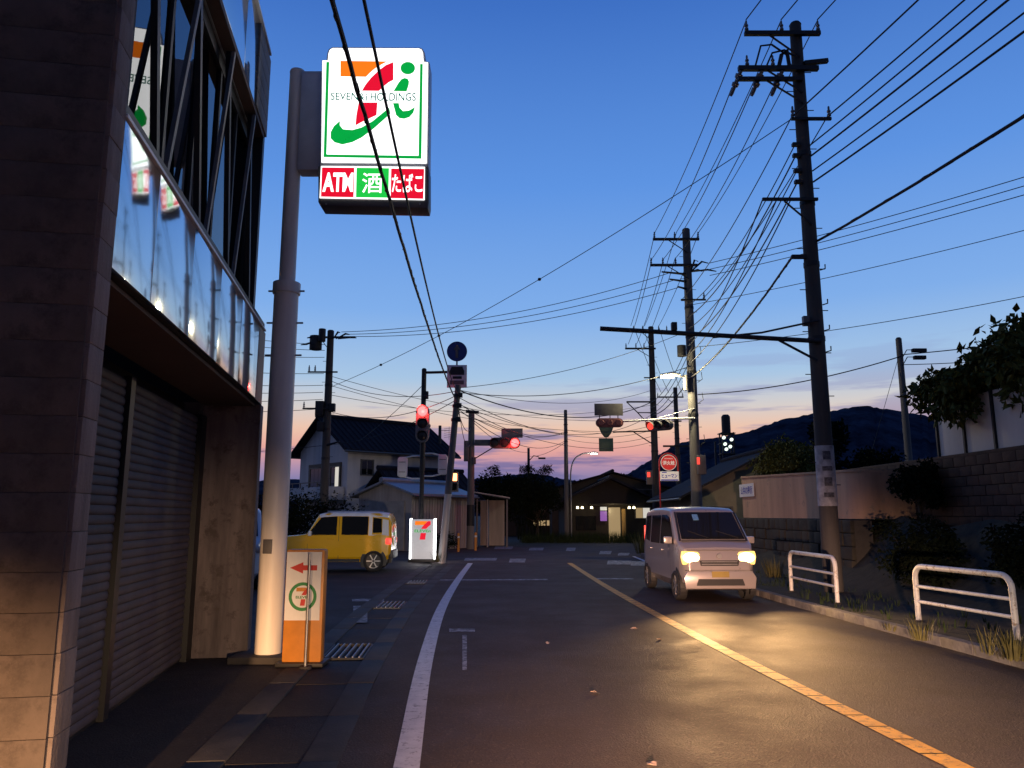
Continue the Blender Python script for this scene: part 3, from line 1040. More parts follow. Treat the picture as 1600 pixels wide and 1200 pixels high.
def car(name, label, loc, rz, p, group=None):
    """local +Y is forward. p: tables of (y, value)"""
    root = thing(name, label, p.get('cat', 'car'), loc, rz, group)
    L, Wd = p['L'], p['W'] / 2
    top, belt, bot, plan = p['top'], p['belt'], p['bot'], p['plan']
    tum = p.get('tumble', 0.16)

    def hw(y, z):
        w = Wd * lerp_tab(plan, y)
        zb, zt, z0 = lerp_tab(belt, y), lerp_tab(top, y), lerp_tab(bot, y)
        if z <= zb:
            t = (z - z0) / max(0.01, zb - z0)
            return w * (0.965 + 0.035 * math.sin(math.pi * min(max(t, 0), 1) * 0.62))
        return w * 0.993 - tum * (z - zb)
    sts = sorted(set([a for a, _ in top] + [a for a, _ in plan] + [-L / 2 + L * i / 26 for i in range(27)]))
    body = MB()
    ring_n = None
    for y in sts:
        z0, zb, zt = lerp_tab(bot, y), lerp_tab(belt, y), lerp_tab(top, y)
        zb = min(zb, zt - 0.02)
        sec = [(hw(y, z0) - 0.10, z0)]
        for k in range(1, 6):
            z = z0 + (zb - z0) * k / 5
            sec.append((hw(y, z), z))
        r_ = min(0.10, (zt - zb) * 0.5)
        zs = zt - r_
        for k in (1, 2):
            z = zb + (zs - zb) * k / 2
            sec.append((hw(y, z) if zs > zb else hw(y, zb), z))
        xe = sec[-1][0]
        for k in (1, 2, 3):
            a_ = math.pi / 2 * k / 3
            sec.append((xe - r_ * 1.1 * (1 - math.cos(a_)), zs + r_ * math.sin(a_) - 0.0))
        sec.append((xe * 0.45, zt + 0.012))
        full = [(x, z) for x, z in sec] + [(0, zt + 0.018)] + [(-x, z) for x, z in reversed(sec)]
        ring_n = len(full)
        body.v += [Vector((x, y, z)) for x, z in full]
    ns = len(sts)
    for i in range(ns - 1):
        for k in range(ring_n):
            a_, b_ = i * ring_n + k, i * ring_n + (k + 1) % ring_n
            body.f.append((a_, b_, b_ + ring_n, a_ + ring_n))
    body.f.append(tuple(reversed(range(ring_n))))
    body.f.append(tuple((ns - 1) * ring_n + k for k in range(ring_n)))
    bd = body.build('body', p['paint'], root, smooth=True, sharp=28)
    # side windows
    for sx in (-1, 1):
        for nm, poly, mt in p['side_win']:
            n = len(poly)
            pts = []
            for i in range(n):
                a_, b_ = poly[i], poly[(i + 1) % n]
                for t in (0, 0.5):
                    pts.append((a_[0] + (b_[0] - a_[0]) * t, a_[1] + (b_[1] - a_[1]) * t))
            b = MB()
            b.add([(sx * (hw(y, z) + (0.006 if nm == 'side_window' else 0.004)), y, z) for y, z in pts], [tuple(range(len(pts))) if sx > 0 else tuple(reversed(range(len(pts))))])
            b.build(nm, mt, root)
    # glass front and rear, given as (y,z,halfwidth) bottom and top
    for nm, lo, hi, out in (('windscreen', *p['front_glass'], 1), ('rear_window', *p['rear_glass'], -1)):
        b = MB()
        nrm = Vector((0, hi[1] - lo[1], -(hi[0] - lo[0]))).normalized() * out
        if nrm.y * out < 0:
            nrm = -nrm
        o_ = nrm * 0.022
        rows = 5
        for r in range(rows + 1):
            t = r / rows
            w = lo[2] + (hi[2] - lo[2]) * t
            for c_ in range(9):
                s_ = -1 + 2 * c_ / 8
                b.v.append(Vector((w * s_, lo[0] + (hi[0] - lo[0]) * t - out * 0.02 * s_ * s_, lo[1] + (hi[1] - lo[1]) * t)) + o_)
        for r in range(rows):
            for c_ in range(8):
                q = (r * 9 + c_, r * 9 + c_ + 1, r * 9 + c_ + 10, r * 9 + c_ + 9)
                b.f.append(q if out < 0 else tuple(reversed(q)))
        b.build(nm, M['carglass'], root, smooth=True)
    # wheels
    wr = p['wheel_r']
    for wy in p['axles']:
        for sx in (-1, 1):
            xs = sx * (hw(wy, wr + 0.1))
            b = MB()
            arch = [(0.0 + (wr + 0.075) * math.cos(R(t)), wr + (wr + 0.075) * math.sin(R(t))) for t in range(-28, 209, 12)]
            b.prism(arch, (xs - sx * 0.10, wy, 0), (0, 1, 0), (0, 0, 1), sx * 0.106)
            b.build('wheel_arch', p.get('arch', M['plastic']), root)
            wh = MB()
            prof = [(-0.06, wr * 0.66), (0.0, wr * 0.70), (0.012, wr * 0.86), (-0.005, wr * 0.97), (-0.03, wr), (-0.15, wr), (-0.18, wr * 0.95)]
            n = 28
            for (dx, rr) in prof:
                wh.v += [Vector((xs + sx * (0.022 + dx), wy + rr * math.cos(2 * math.pi * k / n), wr + rr * math.sin(2 * math.pi * k / n))) for k in range(n)]
            for i in range(len(prof) - 1):
                for k in range(n):
                    wh.f.append((i * n + k, i * n + (k + 1) % n, (i + 1) * n + (k + 1) % n, (i + 1) * n + k))
            w0 = wh.build('wheel', M['tyre'], root, smooth=True)
            rim = MB()
            rim.tube([(xs - sx * 0.03, wy, wr), (xs + sx * 0.004, wy, wr)], [0.055, 0.05], 12)
            for k in range(p.get('spokes', 5)):
                t = 2 * math.pi * k / p.get('spokes', 5)
                d_ = Vector((0, math.cos(t), math.sin(t)))
                rim.bar(Vector((xs - sx * 0.012, wy, wr)) + d_ * 0.03, Vector((xs - sx * 0.012, wy, wr)) + d_ * wr * 0.66, 0.055, 0.03)
            lip = [Vector((xs - sx * 0.008, wy + wr * 0.67 * math.cos(2 * math.pi * k / 24), wr + wr * 0.67 * math.sin(2 * math.pi * k / 24))) for k in range(24)]
            rim.tube(lip, 0.014, 6, closed=True)
            rim.build('rim', p.get('rim', M['rim']), w0, smooth=True)
            MB().cyl((xs - sx * 0.09, wy, wr), (xs - sx * 0.045, wy, wr), wr * 0.66, wr * 0.66, 24).build('hub_disc', M['blackm'], w0)
    # mirrors
    for sx in (-1, 1):
        y, z = p['mirror']
        x = sx * (hw(y, z) + 0.10)
        b = MB().box((x, y, z), (0.17, 0.09, 0.14))
        mr_ = b.build('mirror', p.get('mirror_paint', p['paint']), root, bevel=0.03)
        MB().bar((sx * (hw(y, z) - 0.02), y, z - 0.05), (x, y, z - 0.05), 0.03).build('stalk', M['plastic'], mr_)
    return root, hw, p


van_p = dict(cat='van', L=3.40, W=1.475, tumble=0.10, paint=mat('silver_lilac_paint', (0.40, 0.36, 0.35), 0.30, 0.3, var=0.03, scale=2, coat=0.5),
             top=[(-1.70, 1.20), (-1.66, 1.58), (-1.55, 1.70), (-0.9, 1.76), (0.0, 1.765), (0.60, 1.74), (0.78, 1.68), (1.40, 1.10), (1.50, 1.055), (1.62, 0.98), (1.68, 0.84), (1.70, 0.60)],
             belt=[(-1.70, 0.92), (0.6, 0.96), (1.3, 1.02), (1.5, 0.98), (1.62, 0.88), (1.70, 0.5)],
             bot=[(-1.70, 0.40), (-1.55, 0.24), (1.5, 0.20), (1.64, 0.24), (1.70, 0.34)],
             plan=[(-1.70, 0.90), (-1.62, 0.97), (-1.4, 1.0), (1.2, 1.0), (1.48, 0.97), (1.62, 0.90), (1.70, 0.80)],
             side_win=[('side_window', [(0.60, 1.03), (1.18, 1.05), (0.72, 1.56), (0.45, 1.61), (0.05, 1.61), (0.05, 1.02)], M['carglass']),
                       ('side_window', [(-0.03, 1.02), (-0.03, 1.60), (-0.85, 1.60), (-0.85, 1.02)], M['carglass']),
                       ('side_window', [(-0.95, 1.04), (-0.95, 1.60), (-1.42, 1.58), (-1.50, 1.08)], M['carglass']),
                       ('door_line', [(0.005, 0.30), (0.012, 0.30), (0.012, 1.62), (0.005, 1.62)], M['plastic']),
                       ('door_line', [(0.90, 0.45), (0.907, 0.45), (0.907, 1.0), (0.90, 1.0)], M['plastic']),
                       ('door_line', [(-0.90, 0.50), (-0.893, 0.50), (-0.893, 1.62), (-0.90, 1.62)], M['plastic'])],
             front_glass=((1.37, 1.13, 0.62), (0.82, 1.645, 0.57)), rear_glass=((-1.69, 1.05, 0.56), (-1.66, 1.52, 0.52)),
             wheel_r=0.275, axles=(1.22, -1.28), mirror=(1.08, 1.12), spokes=7)
van_c = gp(1115, 940)
VX, VYF = 3.84, 14.85
van, vhw, _ = car('oncoming_van', 'silver tall box van driving towards the camera with headlamps lit', (VX, VYF + 1.70, 0), R(180 + 2.5), van_p)


def front_panel(nm, pts, y, m, parent, thick=0.02, bevel=0.0):
    """pts in (x,z) on the van's nose, local"""
    b = MB().prism(pts, (0, y, 0), (-1, 0, 0), (0, 0, 1), thick)
    return b.build(nm, m, parent, bevel=bevel)


front_panel('bonnet_seam', [(-0.60, 0.945), (0.60, 0.945), (0.60, 0.953), (-0.60, 0.953)], 1.64, M['plastic'], van, 0.02)
front_panel('bumper_seam', [(-0.66, 0.575), (0.66, 0.575), (0.66, 0.583), (-0.66, 0.583)], 1.69, M['plastic'], van, 0.012)
front_panel('bumper', [(-0.66, 0.24), (0.66, 0.24), (0.69, 0.44), (0.62, 0.56), (-0.62, 0.56), (-0.69, 0.44)], 1.675, van_p['paint'], van, 0.06, 0.02)
front_panel('lower_grille', [(-0.46, 0.30), (0.46, 0.30), (0.42, 0.42), (-0.42, 0.42)], 1.736, M['plastic'], van, 0.006)
gr = front_panel('grille', [(-0.36, 0.66), (0.36, 0.66), (0.38, 0.76), (-0.38, 0.76)], 1.665, M['plastic'], van, 0.04)
for k in range(2):
    MB().box((0, 1.708, 0.69 + 0.045 * k), (0.68, 0.012, 0.012)).build('grille_bar', M['rim'], gr)
b = front_panel('number_plate', [(-0.165, 0.45), (0.165, 0.45), (0.165, 0.56), (-0.165, 0.56)], 1.737, mat('plate_yellow', (0.30, 0.22, 0.05), 0.5, var=0.1), van, 0.008)
MB().cyl((0, 1.70, 0.84), (0, 1.715, 0.84), 0.05, 0.045, 20).build('badge', M['rim'], van)
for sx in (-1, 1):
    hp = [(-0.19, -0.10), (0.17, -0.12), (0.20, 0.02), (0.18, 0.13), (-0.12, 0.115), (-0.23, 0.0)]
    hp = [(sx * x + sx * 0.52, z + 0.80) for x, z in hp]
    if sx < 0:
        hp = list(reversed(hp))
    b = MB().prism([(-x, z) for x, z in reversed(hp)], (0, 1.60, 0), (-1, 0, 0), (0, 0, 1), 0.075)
    hl = b.build('headlamp', mat('halo_reflector', (0.6, 0.5, 0.3), 0.3, var=0, emit=(1.0, 0.58, 0.10), estr=1.7), van, bevel=0.02)  # orange glow and widened outline paint the halo around the lamp
    ln_ = MB().prism([(-x, z) for x, z in ellipse(sx * 0.53, 0.81, 0.155, 0.095, 24)], (0, 1.676, 0), (-1, 0, 0), (0, 0, 1), 0.012)
    ln_.build('lens', GLO['head'], hl)
    for t0 in (0.10, -0.95):
        MB().box((sx * (vhw(t0 + 0.1, 0.9) + 0.012), t0 + 0.1, 0.90), (0.03, 0.16, 0.03)).build('door_handle', M['rim'], van, bevel=0.008)
    MB().box((sx * 0.64, -1.665, 1.20), (0.10, 0.05, 0.34)).build('tail_lamp', GLO['tail'], van, bevel=0.01)
for sx in (-1, 1):
    MB().tube([(sx * 0.655, 1.385, 1.11), (sx * 0.60, 0.84, 1.655)], 0.022, 6).build('pillar_trim', M['plastic'], van, smooth=True)
MB().box((0, 1.395, 1.115), (1.26, 0.06, 0.025)).build('cowl', M['plastic'], van, bevel=0.008)
MB().tube([(-0.5, 1.36, 1.17), (-0.1, 1.22, 1.30)], 0.008, 6).build('wiper', M['plastic'], van)
MB().tube([(0.1, 1.36, 1.17), (0.45, 1.22, 1.30)], 0.008, 6).build('wiper', M['plastic'], van)
st = at(1081, 820, 15.6)
b = MB().box((0.22, 0.955, 1.56), (0.11, 0.02, 0.15), tilt=Matrix.Rotation(R(47), 3, 'X'))
b.build('sticker', mat('blue_sticker', (0.15, 0.35, 0.65), 0.5, var=0.3, scale=30), van)

YEL = mat('yellow_paint', (0.80, 0.44, 0.01), 0.25, 0.0, var=0.03, scale=2, coat=0.6)
yp = dict(cat='car', L=3.395, W=1.475, tumble=0.12, paint=YEL,
          top=[(-1.70, 0.95), (-1.675, 1.46), (-1.60, 1.63), (-1.3, 1.67), (0.15, 1.675), (0.42, 1.62), (0.74, 1.07), (0.95, 1.03), (1.45, 0.99), (1.62, 0.90), (1.70, 0.62)],
          belt=[(-1.70, 0.90), (-1.5, 0.98), (0.8, 0.98), (1.5, 0.93), (1.70, 0.55)],
          bot=[(-1.70, 0.42), (-1.5, 0.27), (1.5, 0.27), (1.70, 0.40)],
          plan=[(-1.70, 0.92), (-1.62, 0.98), (-1.4, 1.0), (1.3, 1.0), (1.55, 0.96), (1.70, 0.86)],
          side_win=[('side_window', [(0.72, 1.04), (0.34, 1.54), (-0.12, 1.57), (-0.12, 1.04)], M['carglass']),
                    ('side_window', [(-0.26, 1.04), (-0.26, 1.57), (-1.02, 1.56), (-1.02, 1.04)], M['carglass']),
                    ('side_window', [(-1.16, 1.10), (-1.16, 1.53), (-1.40, 1.50), (-1.42, 1.10)], M['carglass']),
                    ('door_line', [(-0.19, 0.34), (-0.18, 0.34), (-0.18, 1.58), (-0.19, 1.58)], M['plastic']),
                    ('door_line', [(0.70, 0.34), (0.71, 0.34), (0.71, 1.0), (0.70, 1.0)], M['plastic']),
                    ('sill_trim', [(-0.80, 0.28), (0.80, 0.28), (0.80, 0.36), (-0.80, 0.36)], M['plastic'])],
          front_glass=((0.80, 1.07, 0.60), (0.44, 1.56, 0.54)), rear_glass=((-1.69, 1.0, 0.56), (-1.655, 1.40, 0.52)),
          wheel_r=0.30, axles=(1.16, -1.20), mirror=(0.62, 1.08), spokes=6, mirror_paint=M['white'], rim=M['rim'])
YC = gp(600, 893)
hust, yhw, _ = car('yellow_car', 'boxy yellow car with white roof parked across the store forecourt', (-5.22, 23.35, 0), R(92), yp)
# white roof cap and rear pillar
rc = MB()
ysr = [-1.60, -1.45, -1.0, -0.5, 0.0, 0.3, 0.40]
for y in ysr:
    zt = lerp_tab(yp['top'], y)
    xe = yhw(y, zt - 0.10)
    sec = [(xe + 0.008, zt - 0.10), (xe - 0.02, zt - 0.035), (xe - 0.09, zt + 0.012), (xe * 0.45, zt + 0.026), (0, zt + 0.032)]
    full = sec + [(-x, z) for x, z in reversed(sec[:-1])]
    rc.v += [Vector((x, y, z)) for x, z in full]
for i in range(len(ysr) - 1):
    for k in range(8):
        rc.f.append((i * 9 + k, i * 9 + k + 1, i * 9 + k + 10, i * 9 + k + 9))
rc.build('roof', M['white'], hust, smooth=True)
for sx in (-1, 1):
    b = MB()
    pl = [(-1.04, 1.02), (-1.04, 1.58), (-1.14, 1.58), (-1.14, 1.05), (-1.43, 1.05), (-1.43, 1.50), (-1.60, 1.46), (-1.62, 1.02)]
    b.add([(sx * (yhw(y, z) + 0.008), y, z) for y, z in pl], [(0, 1, 2, 3), (3, 4, 7, 0), (4, 5, 6, 7), (2, 1, 6, 5)])
    b.build('rear_pillar', M['white'], hust)
    MB().box((sx * (yhw(-1.6, 0.85) - 0.03), -1.62, 0.86), (0.12, 0.16, 0.17)).build('tail_lamp', GLO['tail'], hust, bevel=0.02)
    MB().box((sx * (yhw(1.5, 0.8) - 0.06), 1.60, 0.80), (0.14, 0.16, 0.18)).build('headlamp', M['rim'], hust, bevel=0.03)
    for t0 in (0.05, -0.85):
        MB().box((sx * (yhw(t0, 0.92) + 0.012), t0, 0.92), (0.03, 0.17, 0.03)).build('door_handle', YEL, hust, bevel=0.008)
MB().box((0, -1.68, 0.48), (1.36, 0.12, 0.24)).build('rear_bumper', M['plastic'], hust, bevel=0.03)
MB().box((0, 1.68, 0.44), (1.36, 0.12, 0.22)).build('front_bumper', M['plastic'], hust, bevel=0.03)
for sx in (-1, 1):
    MB().tube([(sx * 0.52, -1.3, 1.71), (sx * 0.52, 0.2, 1.71)], 0.018, 8).build('roof_rail', M['rim'], hust)

wp = dict(van_p)
wp['paint'] = mat('white_car_paint', (0.70, 0.70, 0.70), 0.3, 0.0, var=0.03, scale=2, coat=0.4)
wc, whw, _ = car('white_van', 'white box car with yellow plate half hidden behind the sign pole', (-6.62, 18.4, 0), R(197.8), wp)
front_panel('grille', [(-0.50, 0.52), (0.50, 0.52), (0.52, 0.80), (-0.52, 0.80)], 1.66, M['plastic'], wc, 0.06)
front_panel('number_plate', [(-0.165, 0.36), (0.165, 0.36), (0.165, 0.48), (-0.165, 0.48)], 1.70, MATS['plate_yellow'], wc, 0.02)
for sx in (-1, 1):
    MB().box((sx * 0.56, 1.62, 0.86), (0.26, 0.1, 0.14)).build('headlamp', M['rim'], wc, bevel=0.03)


# ------------------------------------------------------------------ traffic signals
def signal_head(parent, c, ux, uy, nrm, n=3, r=0.15, lit=None, back=False, housing=None, lit_m='lampred'):
    """row of n lamps along ux, facing nrm; lit = index of the lit lamp"""
    c, ux, uy, nrm = Vector(c), Vector(ux).normalized(), Vector(uy).normalized(), Vector(nrm).normalized()
    w, h = r * 2.55 * n, r * 2.7
    pts = []
    hw_, hh = w / 2, h / 2
    for cx, a0 in ((hw_ - hh, -90), (-hw_ + hh, 90)):
        pts += [(cx + hh * math.cos(R(a0 + k * 22.5)), hh * math.sin(R(a0 + k * 22.5))) for k in range(9)]
    if ux.cross(uy).dot(nrm) < 0:
        pts = list(reversed(pts))
        b = MB().prism([(p[0], p[1]) for p in pts], c - nrm * 0.10, ux, uy, -0.18)
    else:
        b = MB().prism(pts, c - nrm * 0.10, ux, uy, 0.18)
    hd_ = b.build('signal_head', housing or M['greysign'], parent, world=True, bevel=0.02)
    up = Vector((0, 0, 1))
    side = up.cross(nrm).normalized()
    for k in range(n):
        q = c + ux * ((k - (n - 1) / 2) * r * 2.5) + nrm * 0.085
        MB().tube([q, q + nrm * 0.012, q + nrm * 0.035], [r, r * 0.98, r * 0.55], 20).build('lens', GLO[lit_m] if k == lit else mat('dark_lens', (0.02, 0.018, 0.02), 0.25, var=0), hd_, world=True, smooth=True)
        vis = MB()
        N = 14
        for i in range(N + 1):
            t = R(-25 + 230 * i / N)
            d_ = side * math.cos(t) + up * math.sin(t)
            ln = 0.22 * (0.35 + 0.65 * max(0, math.sin(t)))
            vis.v += [q + d_ * r * 1.12, q + d_ * r * 1.10 + nrm * ln]
        vis.f = [(2 * i, 2 * i + 1, 2 * i + 3, 2 * i + 2) for i in range(N)]
        vis.build('visor', housing or M['greysign'], hd_, world=True, smooth=True)
    return hd_


# signal post by the store entrance
SPY = 28.2
bx_ = at(657, 870, SPY).x
sp1 = thing('signal_post', 'dark steel post with upright signal showing red beside the floor sign', 'traffic light', (bx_, SPY, 0))
ztop = at(657, 578, SPY).z
MB().cyl((bx_, SPY, 0), (bx_, SPY, 3.2), 0.085, 0.08, 16).build('post', M['darksteel'], sp1, world=True, smooth=True)
MB().cyl((bx_, SPY, 3.2), (bx_, SPY, ztop), 0.10, 0.09, 16).build('upper_post', M['darksteel'], sp1, world=True, smooth=True)
MB().cyl((bx_, SPY, ztop), (bx_, SPY, ztop + 0.06), 0.10, 0.06, 16).build('cap', M['darksteel'], sp1, world=True, smooth=True)
zr = at(658, 662, SPY - 0.3).z
signal_head(sp1, (bx_ + 0.02, SPY - 0.32, zr), (0, 0, 1), (1, 0, 0), (0, -1, 0), 3, 0.18, 2, housing=mat('signal_grey', (0.22, 0.21, 0.21), 0.5, var=0.1))  # lamps oversize, so the lens shape carries the red bloom
for z in (zr - 0.45, zr + 0.45):
    MB().bar((bx_, SPY - 0.2, z), (bx_, SPY, z), 0.05).build('clamp', M['darksteel'], sp1, world=True)
zs = at(657, 582, SPY).z
MB().tube([(bx_, SPY, zs), (bx_ + 0.25, SPY, zs), (at(704, 582, SPY).x, SPY, zs + 0.02)], 0.05, 10).build('sign_arm', M['darksteel'], sp1, world=True, smooth=True)
MB().box((bx_ + 0.12, SPY - 0.08, at(665, 618, SPY).z), (0.13, 0.16, 0.28)).build('control_box', M['darksteel'], sp1, world=True, bevel=0.01)
# white side signals seen from behind, on bracket arms
for (u, v, sgn) in ((629, 730, -1), (692, 726, 1)):
    p = at(u, v, SPY + 0.1)
    b = MB().prism([(x, z) for x, z in [(-0.17, -0.30), (-0.10, -0.37), (0.10, -0.37), (0.17, -0.30), (0.17, 0.30), (0.10, 0.37), (-0.10, 0.37), (-0.17, 0.30)]], p + Vector((0, 0.10, 0)), (1, 0, 0), (0, 0, 1), 0.22)
    bxw = b.build('side_signal', M['white'], sp1, world=True, bevel=0.02)
    for dz in (0.18, -0.18):
        MB().box((p.x, p.y - 0.125, p.z + dz), (0.24, 0.012, 0.02)).build('rib', M['greysign'], bxw, world=True)
    for dz in (0.40, -0.42):
        MB().tube([(bx_, SPY, p.z + dz), ((bx_ + p.x) / 2, SPY, p.z + dz), (p.x, SPY + 0.05, p.z + dz * 0.8)], 0.03, 8).build('bracket', M['white'], sp1, world=True, smooth=True)
# signs carried by the arm
rs = at(714, 549, SPY - 0.12)
sgn1 = thing('arrow_sign', 'round blue sign with white upward arrow high on the signal arm', 'road sign', (rs.x, rs.y, rs.z))
MB().tube([(rs.x, rs.y, rs.z), (rs.x, rs.y + 0.02, rs.z)], 0.38, 36).build('disc', M['bluesign'], sgn1, world=True, smooth=True)
MB().prism([(-0.05, -0.25), (0.05, -0.25), (0.05, 0.06), (0.14, 0.06), (0, 0.26), (-0.14, 0.06), (-0.05, 0.06)], rs + Vector((0, -0.022, 0)), (1, 0, 0), (0, 0, 1), 0.003).build('arrow', M['greysign'], sgn1, world=True)
MB().cyl((rs.x, rs.y + 0.05, rs.z - 0.62), (rs.x, rs.y + 0.05, rs.z + 0.2), 0.03, 0.03, 8).build('post', M['darksteel'], sgn1, world=True)
q = at(714, 588, SPY - 0.14)
sgn2 = thing('square_sign', 'square grey framed sign with black vehicle symbol below the blue disc', 'road sign', (q.x, q.y, q.z))
MB().box((q.x, q.y, q.z), (0.74, 0.03, 0.86)).build('plate', M['white'], sgn2, world=True, bevel=0.03)
b = MB().prism([(-0.27, 0.05), (0.27, 0.05), (0.27, 0.20), (0.2, 0.36), (-0.2, 0.36), (-0.27, 0.20)], q + Vector((0, -0.018, 0)), (1, 0, 0), (0, 0, 1), 0.003)
b.build('symbol', M['black'], sgn2, world=True)
MB().prism([(-0.16, 0.0), (0.18, 0.0), (0.18, -0.10), (-0.16, -0.10)], q + Vector((0, -0.018, 0)), (1, 0, 0), (0, 0, 1), 0.003).build('symbol', M['black'], sgn2, world=True)
MB().prism([(-0.26, -0.16), (0.26, -0.16), (0.26, -0.31), (-0.26, -0.31)], q + Vector((0, -0.018, 0)), (1, 0, 0), (0, 0, 1), 0.003).build('symbol', M['greysign'], sgn2, world=True)

# leaning pole
lb, LT = gp(690, 880), at(716, 602, 26.6)
lpole = thing('leaning_pole', 'leaning pale steel cable pole beside the lit floor sign', 'pole', (lb.x, lb.y, 0))
lowp = lb + (LT - lb) * 0.38
MB().cyl(lb, lowp, 0.135, 0.12, 18).build('lower_shaft', mat('pale_steel', (0.50, 0.48, 0.46), 0.5, 0.2, var=0.15, scale=4, streak=True), lpole, world=True, smooth=True)
MB().cyl(lowp, LT, 0.12, 0.105, 18).build('upper_shaft', M['polec'], lpole, world=True, smooth=True)
for t in (0.80, 0.88, 0.94):
    p = lb + (LT - lb) * t
    MB().cyl(p - Vector((0, 0, 0.05)), p + Vector((0, 0, 0.05)), 0.14, 0.14, 14).build('clamp_band', M['darksteel'], lpole, world=True)
    MB().box(p + Vector((0.12, -0.1, 0)), (0.14, 0.12, 0.16)).build('cable_clamp', M['darksteel'], lpole, world=True)
p = lb + (LT - lb) * 0.87
MB().tube([p, p + Vector((0.25, 0, -0.1)), p + Vector((0.45, -0.1, -0.14))], 0.02, 6).build('splice_hanger', M['darksteel'], lpole, world=True)
MB().cyl(p + Vector((0.35, -0.1, -0.14)), p + Vector((0.80, -0.1, -0.18)), 0.055, 0.055, 12).build('splice_case', M['cable'], lpole, world=True, smooth=True)
pw = thing('pedestrian_signal', 'small pedestrian signal glowing orange red beside the leaning pole', 'traffic light', (at(709, 746, 29.5).x, 29.5, 0))
pp = at(709, 747, 29.5)
MB().box((pp.x, 29.5, pp.z - 0.15), (0.36, 0.22, 0.74)).build('housing', M['greysign'], pw, world=True, bevel=0.02)
MB().box((pp.x, 29.385, pp.z + 0.03), (0.26, 0.012, 0.28)).build('lit_lens', GLO['lampamber'], pw, world=True, bevel=0.01)
MB().box((pp.x, 29.385, pp.z - 0.33), (0.26, 0.012, 0.26)).build('dark_lens', M['glass'], pw, world=True)
MB().box((pp.x, 29.33, pp.z + 0.20), (0.32, 0.12, 0.015)).build('visor', M['greysign'], pw, world=True)
MB().cyl((pp.x - 0.26, 29.6, 0), (pp.x - 0.26, 29.6, pp.z + 0.2), 0.05, 0.05, 12).build('post', M['darksteel'], pw, world=True)
MB().bar((pp.x - 0.26, 29.6, pp.z - 0.1), (pp.x, 29.55, pp.z - 0.1), 0.04).build('bracket', M['darksteel'], pw, world=True)

# concrete pole with sideways signal
UPY = 37.7
ux_ = at(735, 850, UPY).x
ups = thing('signal_pole', 'concrete pole carrying a sideways signal with its red lamp lit', 'traffic light', (ux_, UPY, 0))
zt = at(735, 645, UPY).z
MB().cyl((ux_, UPY, 0), (ux_, UPY, zt), 0.19, 0.15, 18).build('pole', M['polec'], ups, world=True, smooth=True)
zsg = at(812, 693, UPY).z
xsg = at(787, 693, UPY).x
signal_head(ups, (xsg + 0.05, UPY - 0.25, zsg), (1, 0, 0), (0, 0, 1), (0, -1, 0), 3, 0.20, 2, housing=mat('signal_brown', (0.12, 0.085, 0.085), 0.5, var=0.1))  # lenses enlarged to imitate the bloom of the red lamp
xe = at(822, 690, UPY).x
MB().tube([(ux_, UPY, zsg + 0.0), (xsg + 0.6, UPY - 0.02, zsg + 0.0)], 0.05, 10).build('arm', M['greysign'], ups, world=True)
MB().bar((ux_, UPY, zsg - 0.85), (at(773, 700, UPY).x, UPY, zsg - 0.15), 0.05).build('strut', M['darksteel'], ups, world=True)
MB().box((at(757, 692, UPY).x, UPY - 0.22, zsg + 0.02), (0.95, 0.10, 0.30)).build('name_board', M['greysign'], ups, world=True, bevel=0.02)
MB().box((at(800, 677, UPY).x, UPY - 0.1, at(800, 677, UPY).z), (1.05, 0.03, 0.46)).build('place_plate', mat('plate_mauve', (0.20, 0.16, 0.19), 0.5, var=0.15), ups, world=True, bevel=0.01)
for dx in (-0.3, 0.3):
    MB().bar((at(800, 677, UPY).x + dx, UPY - 0.08, zsg), (at(800, 677, UPY).x + dx, UPY - 0.08, at(800, 677, UPY).z), 0.03).build('plate_hanger', M['darksteel'], ups, world=True)
MB().box((ux_ - 0.22, UPY - 0.1, at(728, 705, UPY).z), (0.26, 0.3, 1.0)).build('control_box', M['greysign'], ups, world=True, bevel=0.02)
MB().box((ux_ + 0.16, UPY - 0.12, at(742, 720, UPY).z), (0.16, 0.2, 0.34)).build('small_box', M['greysign'], ups, world=True, bevel=0.01)
MB().cyl((ux_, UPY, 1.1), (ux_, UPY, 2.1), 0.196, 0.190, 18).build('number_band', M['blackm'], ups, world=True)
for u in (716, 743):
    q = gp(u, 862 if u == 716 else 860)
    bo = thing('bollard', 'orange post bollard ' + ('nearer the leaning pole' if u == 716 else 'beside the concrete signal pole'), 'bollard', (q.x, q.y, 0), group='orange bollards at the corner')
    MB().cyl((0, 0, 0), (0, 0, 0.78), 0.06, 0.06, 14).build('post', M['bollard'], bo, smooth=True)
    MB().cyl((0, 0, 0.78), (0, 0, 0.82), 0.06, 0.03, 14).build('cap', M['bollard'], bo, smooth=True)
    MB().cyl((0, 0, 0.60), (0, 0, 0.68), 0.063, 0.063, 14).build('band', M['white'], bo, smooth=True)


# ------------------------------------------------------------------ utility poles
def insulator(parent, p, h=0.26, r=0.045, d=(0, 0, 1)):
    p, d = Vector(p), Vector(d).normalized()
    pr = [(0, 0.5), (0.12, 0.5), (0.14, 1.0), (0.30, 0.9), (0.33, 0.55), (0.45, 0.55), (0.48, 0.95), (0.62, 0.85), (0.65, 0.5), (0.9, 0.5), (1.0, 0.35)]
    return MB().tube([p + d * h * a for a, _ in pr], [r * b for _, b in pr], 10).build('insulator', M['porcelain'], parent, world=True, smooth=True)


